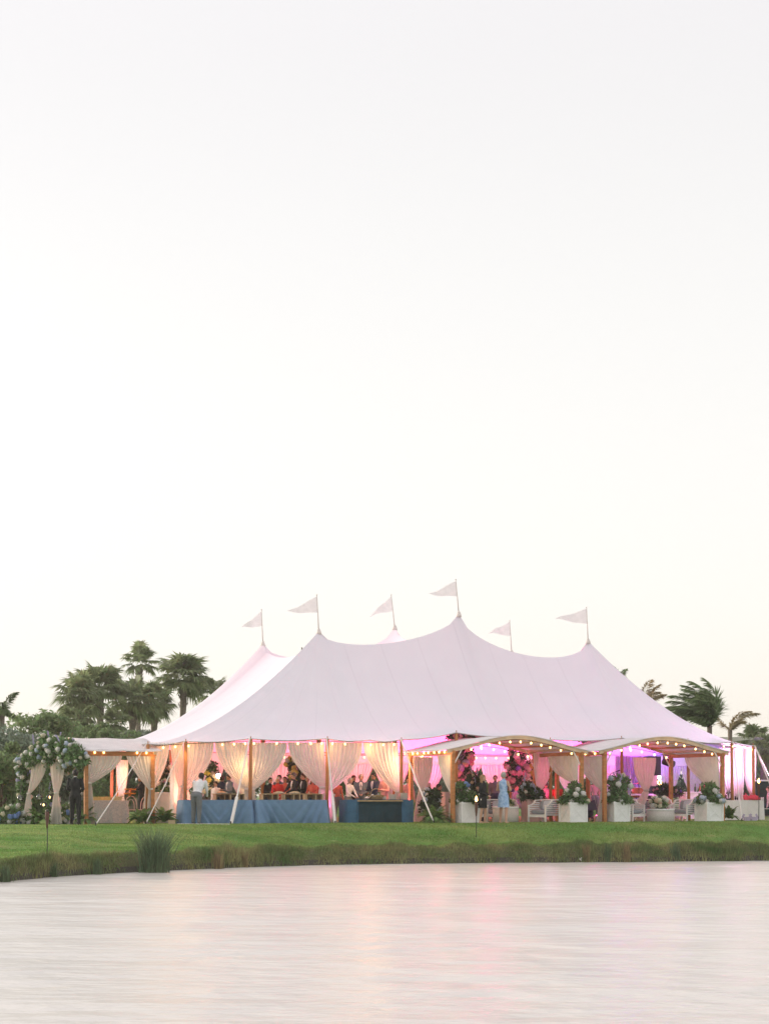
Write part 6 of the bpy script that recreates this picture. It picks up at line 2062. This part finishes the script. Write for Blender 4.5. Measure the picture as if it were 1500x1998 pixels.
# mown lawn in view
n = 110000
gx = rs.uniform(-13.5, 16, n); t_ = rs.beta(1, 1.25, n)
sy = shv(gx); gy = sy + 0.7 + t_ * (np.minimum(62.8 + 0.30 * gx, 67) - sy - 0.5)
o = blade_mesh('lawn_grass', blades(n, gx, gy, gzv(gx, gy), 0.018, 0.048, 0.010, rs, 0.9), m_turf)
tag(o, 'short mown grass covering the lawn', 'grass', kind='stuff')
# long rough grass hanging over the bank
n = 46000
gx = rs.uniform(-14, 17, n); t_ = rs.beta(1.3, 1.6, n)
sy = shv(gx); gy = sy - 0.03 + t_ * 1.15
tuft = 0.6 + 0.4 * np.sin(gx * 4.1 + 1.3 * np.sin(gx * 1.7)) * np.sin(gx * 9.7)
hh = (0.09 + 0.19 * tuft * (1 - 0.6 * t_)) * (0.8 + 0.35 * np.sin(gx * 0.9 + 2) * np.sin(gx * 0.37) + 0.45 * np.sin(gx * 2.3) * np.sin(gx * 3.9 + 1))
V_, Q, T = blades(n, gx, gy, gzv(gx, gy), 0.75, 1.25, 0.011, rs, 0.55, (0, -0.25))
# scale each blade's height about its base by the tuft height
Vr = V_.reshape(n, 5, 3); b0 = np.stack([gx, gy, gzv(gx, gy)], 1)[:, None, :]
sc = np.ones((n, 5, 1)) * hh[:, None, None]
off = Vr - b0
off2 = off.copy(); off2[:, 2:, :] = off[:, 2:, :] * sc[:, 2:, :]
V_ = (b0 + off2).reshape(-1, 3)
o = blade_mesh('bank_grass', (V_, Q, T), m_bankg)
tag(o, 'long rough grass hanging over the pond bank', 'grass', kind='stuff')
def reeds(label, px, py, w_px, top_py, n, seed, m, name='reed_clump', cat='reeds', lean=0.22, wid=0.009):
    rr = np.random.RandomState(seed)
    d = F * (CAM_H - WATER_Z) / (py - HY)
    d = min(d, shore(X(px, d)) + 0.05)
    c = W(px, d, WATER_Z - 0.05)
    hgt = Z(top_py, d) - c.z
    r = w_px * d / F / 2
    x = c.x + rr.normal(size=n) * r * 0.32; y = c.y + rr.normal(size=n) * r * 0.22
    V_, Q, T = blades(n, x, y, np.full(n, c.z), hgt * 0.45, hgt, wid, rr, lean)
    o = blade_mesh(name, (V_ - np.array(c), Q, T), m)
    o.location = c
    tag(o, label, cat, 'reeds along the waterline')
reeds('big dark green reed clump standing in the pond edge', 300, 1703, 70, 1600, 520, 71, m_reed, lean=0.62, wid=0.011)
reeds('small green reeds left of the big clump', 190, 1707, 22, 1668, 130, 72, m_reed)
reeds('sparse reeds below the unlit torch', 105, 1712, 24, 1675, 70, 73, m_reed)
reeds('green reeds at the left picture edge', 10, 1720, 34, 1680, 130, 74, m_reed)
reeds('straw coloured reeds right of the big clump', 424, 1696, 24, 1650, 130, 75, m_straw)
reeds('thin pale reeds below the leftmost buffet table end', 478, 1693, 18, 1656, 80, 76, m_straw)
reeds('pale bare stalks above the drain pipe', 1112, 1682, 20, 1652, 12, 77, m_straw, lean=0.5, wid=0.006)
reeds('straw coloured reeds right of the drain pipe', 1144, 1683, 20, 1640, 120, 78, m_straw)
reeds('green and straw reeds below the middle planter', 1184, 1682, 20, 1638, 120, 79, m_reed)
reeds('straw coloured reeds below the right lounge awning', 1222, 1682, 20, 1636, 130, 80, m_straw)
reeds('tall green reeds toward the right picture edge', 1318, 1681, 26, 1636, 130, 81, m_reed)
# ------------------------------------------------------------------ evening haze: one closed box of thin pale air
HAZE_DENSITY = 0.0005
m = bpy.data.materials.new('evening_haze')
m.use_nodes = True
n, l = m.node_tree.nodes, m.node_tree.links
n.clear()
ho = n.new('ShaderNodeOutputMaterial')
hv = n.new('ShaderNodeVolumePrincipled')
hv.inputs['Color'].default_value = (0.97, 0.94, 0.88, 1)
hv.inputs['Density'].default_value = HAZE_DENSITY
hv.inputs['Anisotropy'].default_value = 0.2
l.new(hv.outputs[0], ho.inputs['Volume'])
g = MB()
g.box((0, 420, 5.5), (2600, 1100, 17.4))
hz = g.build('haze', m, origin=(0, 420, -3.2))
tag(hz, 'thin pale evening haze in the air', 'haze', kind='stuff')
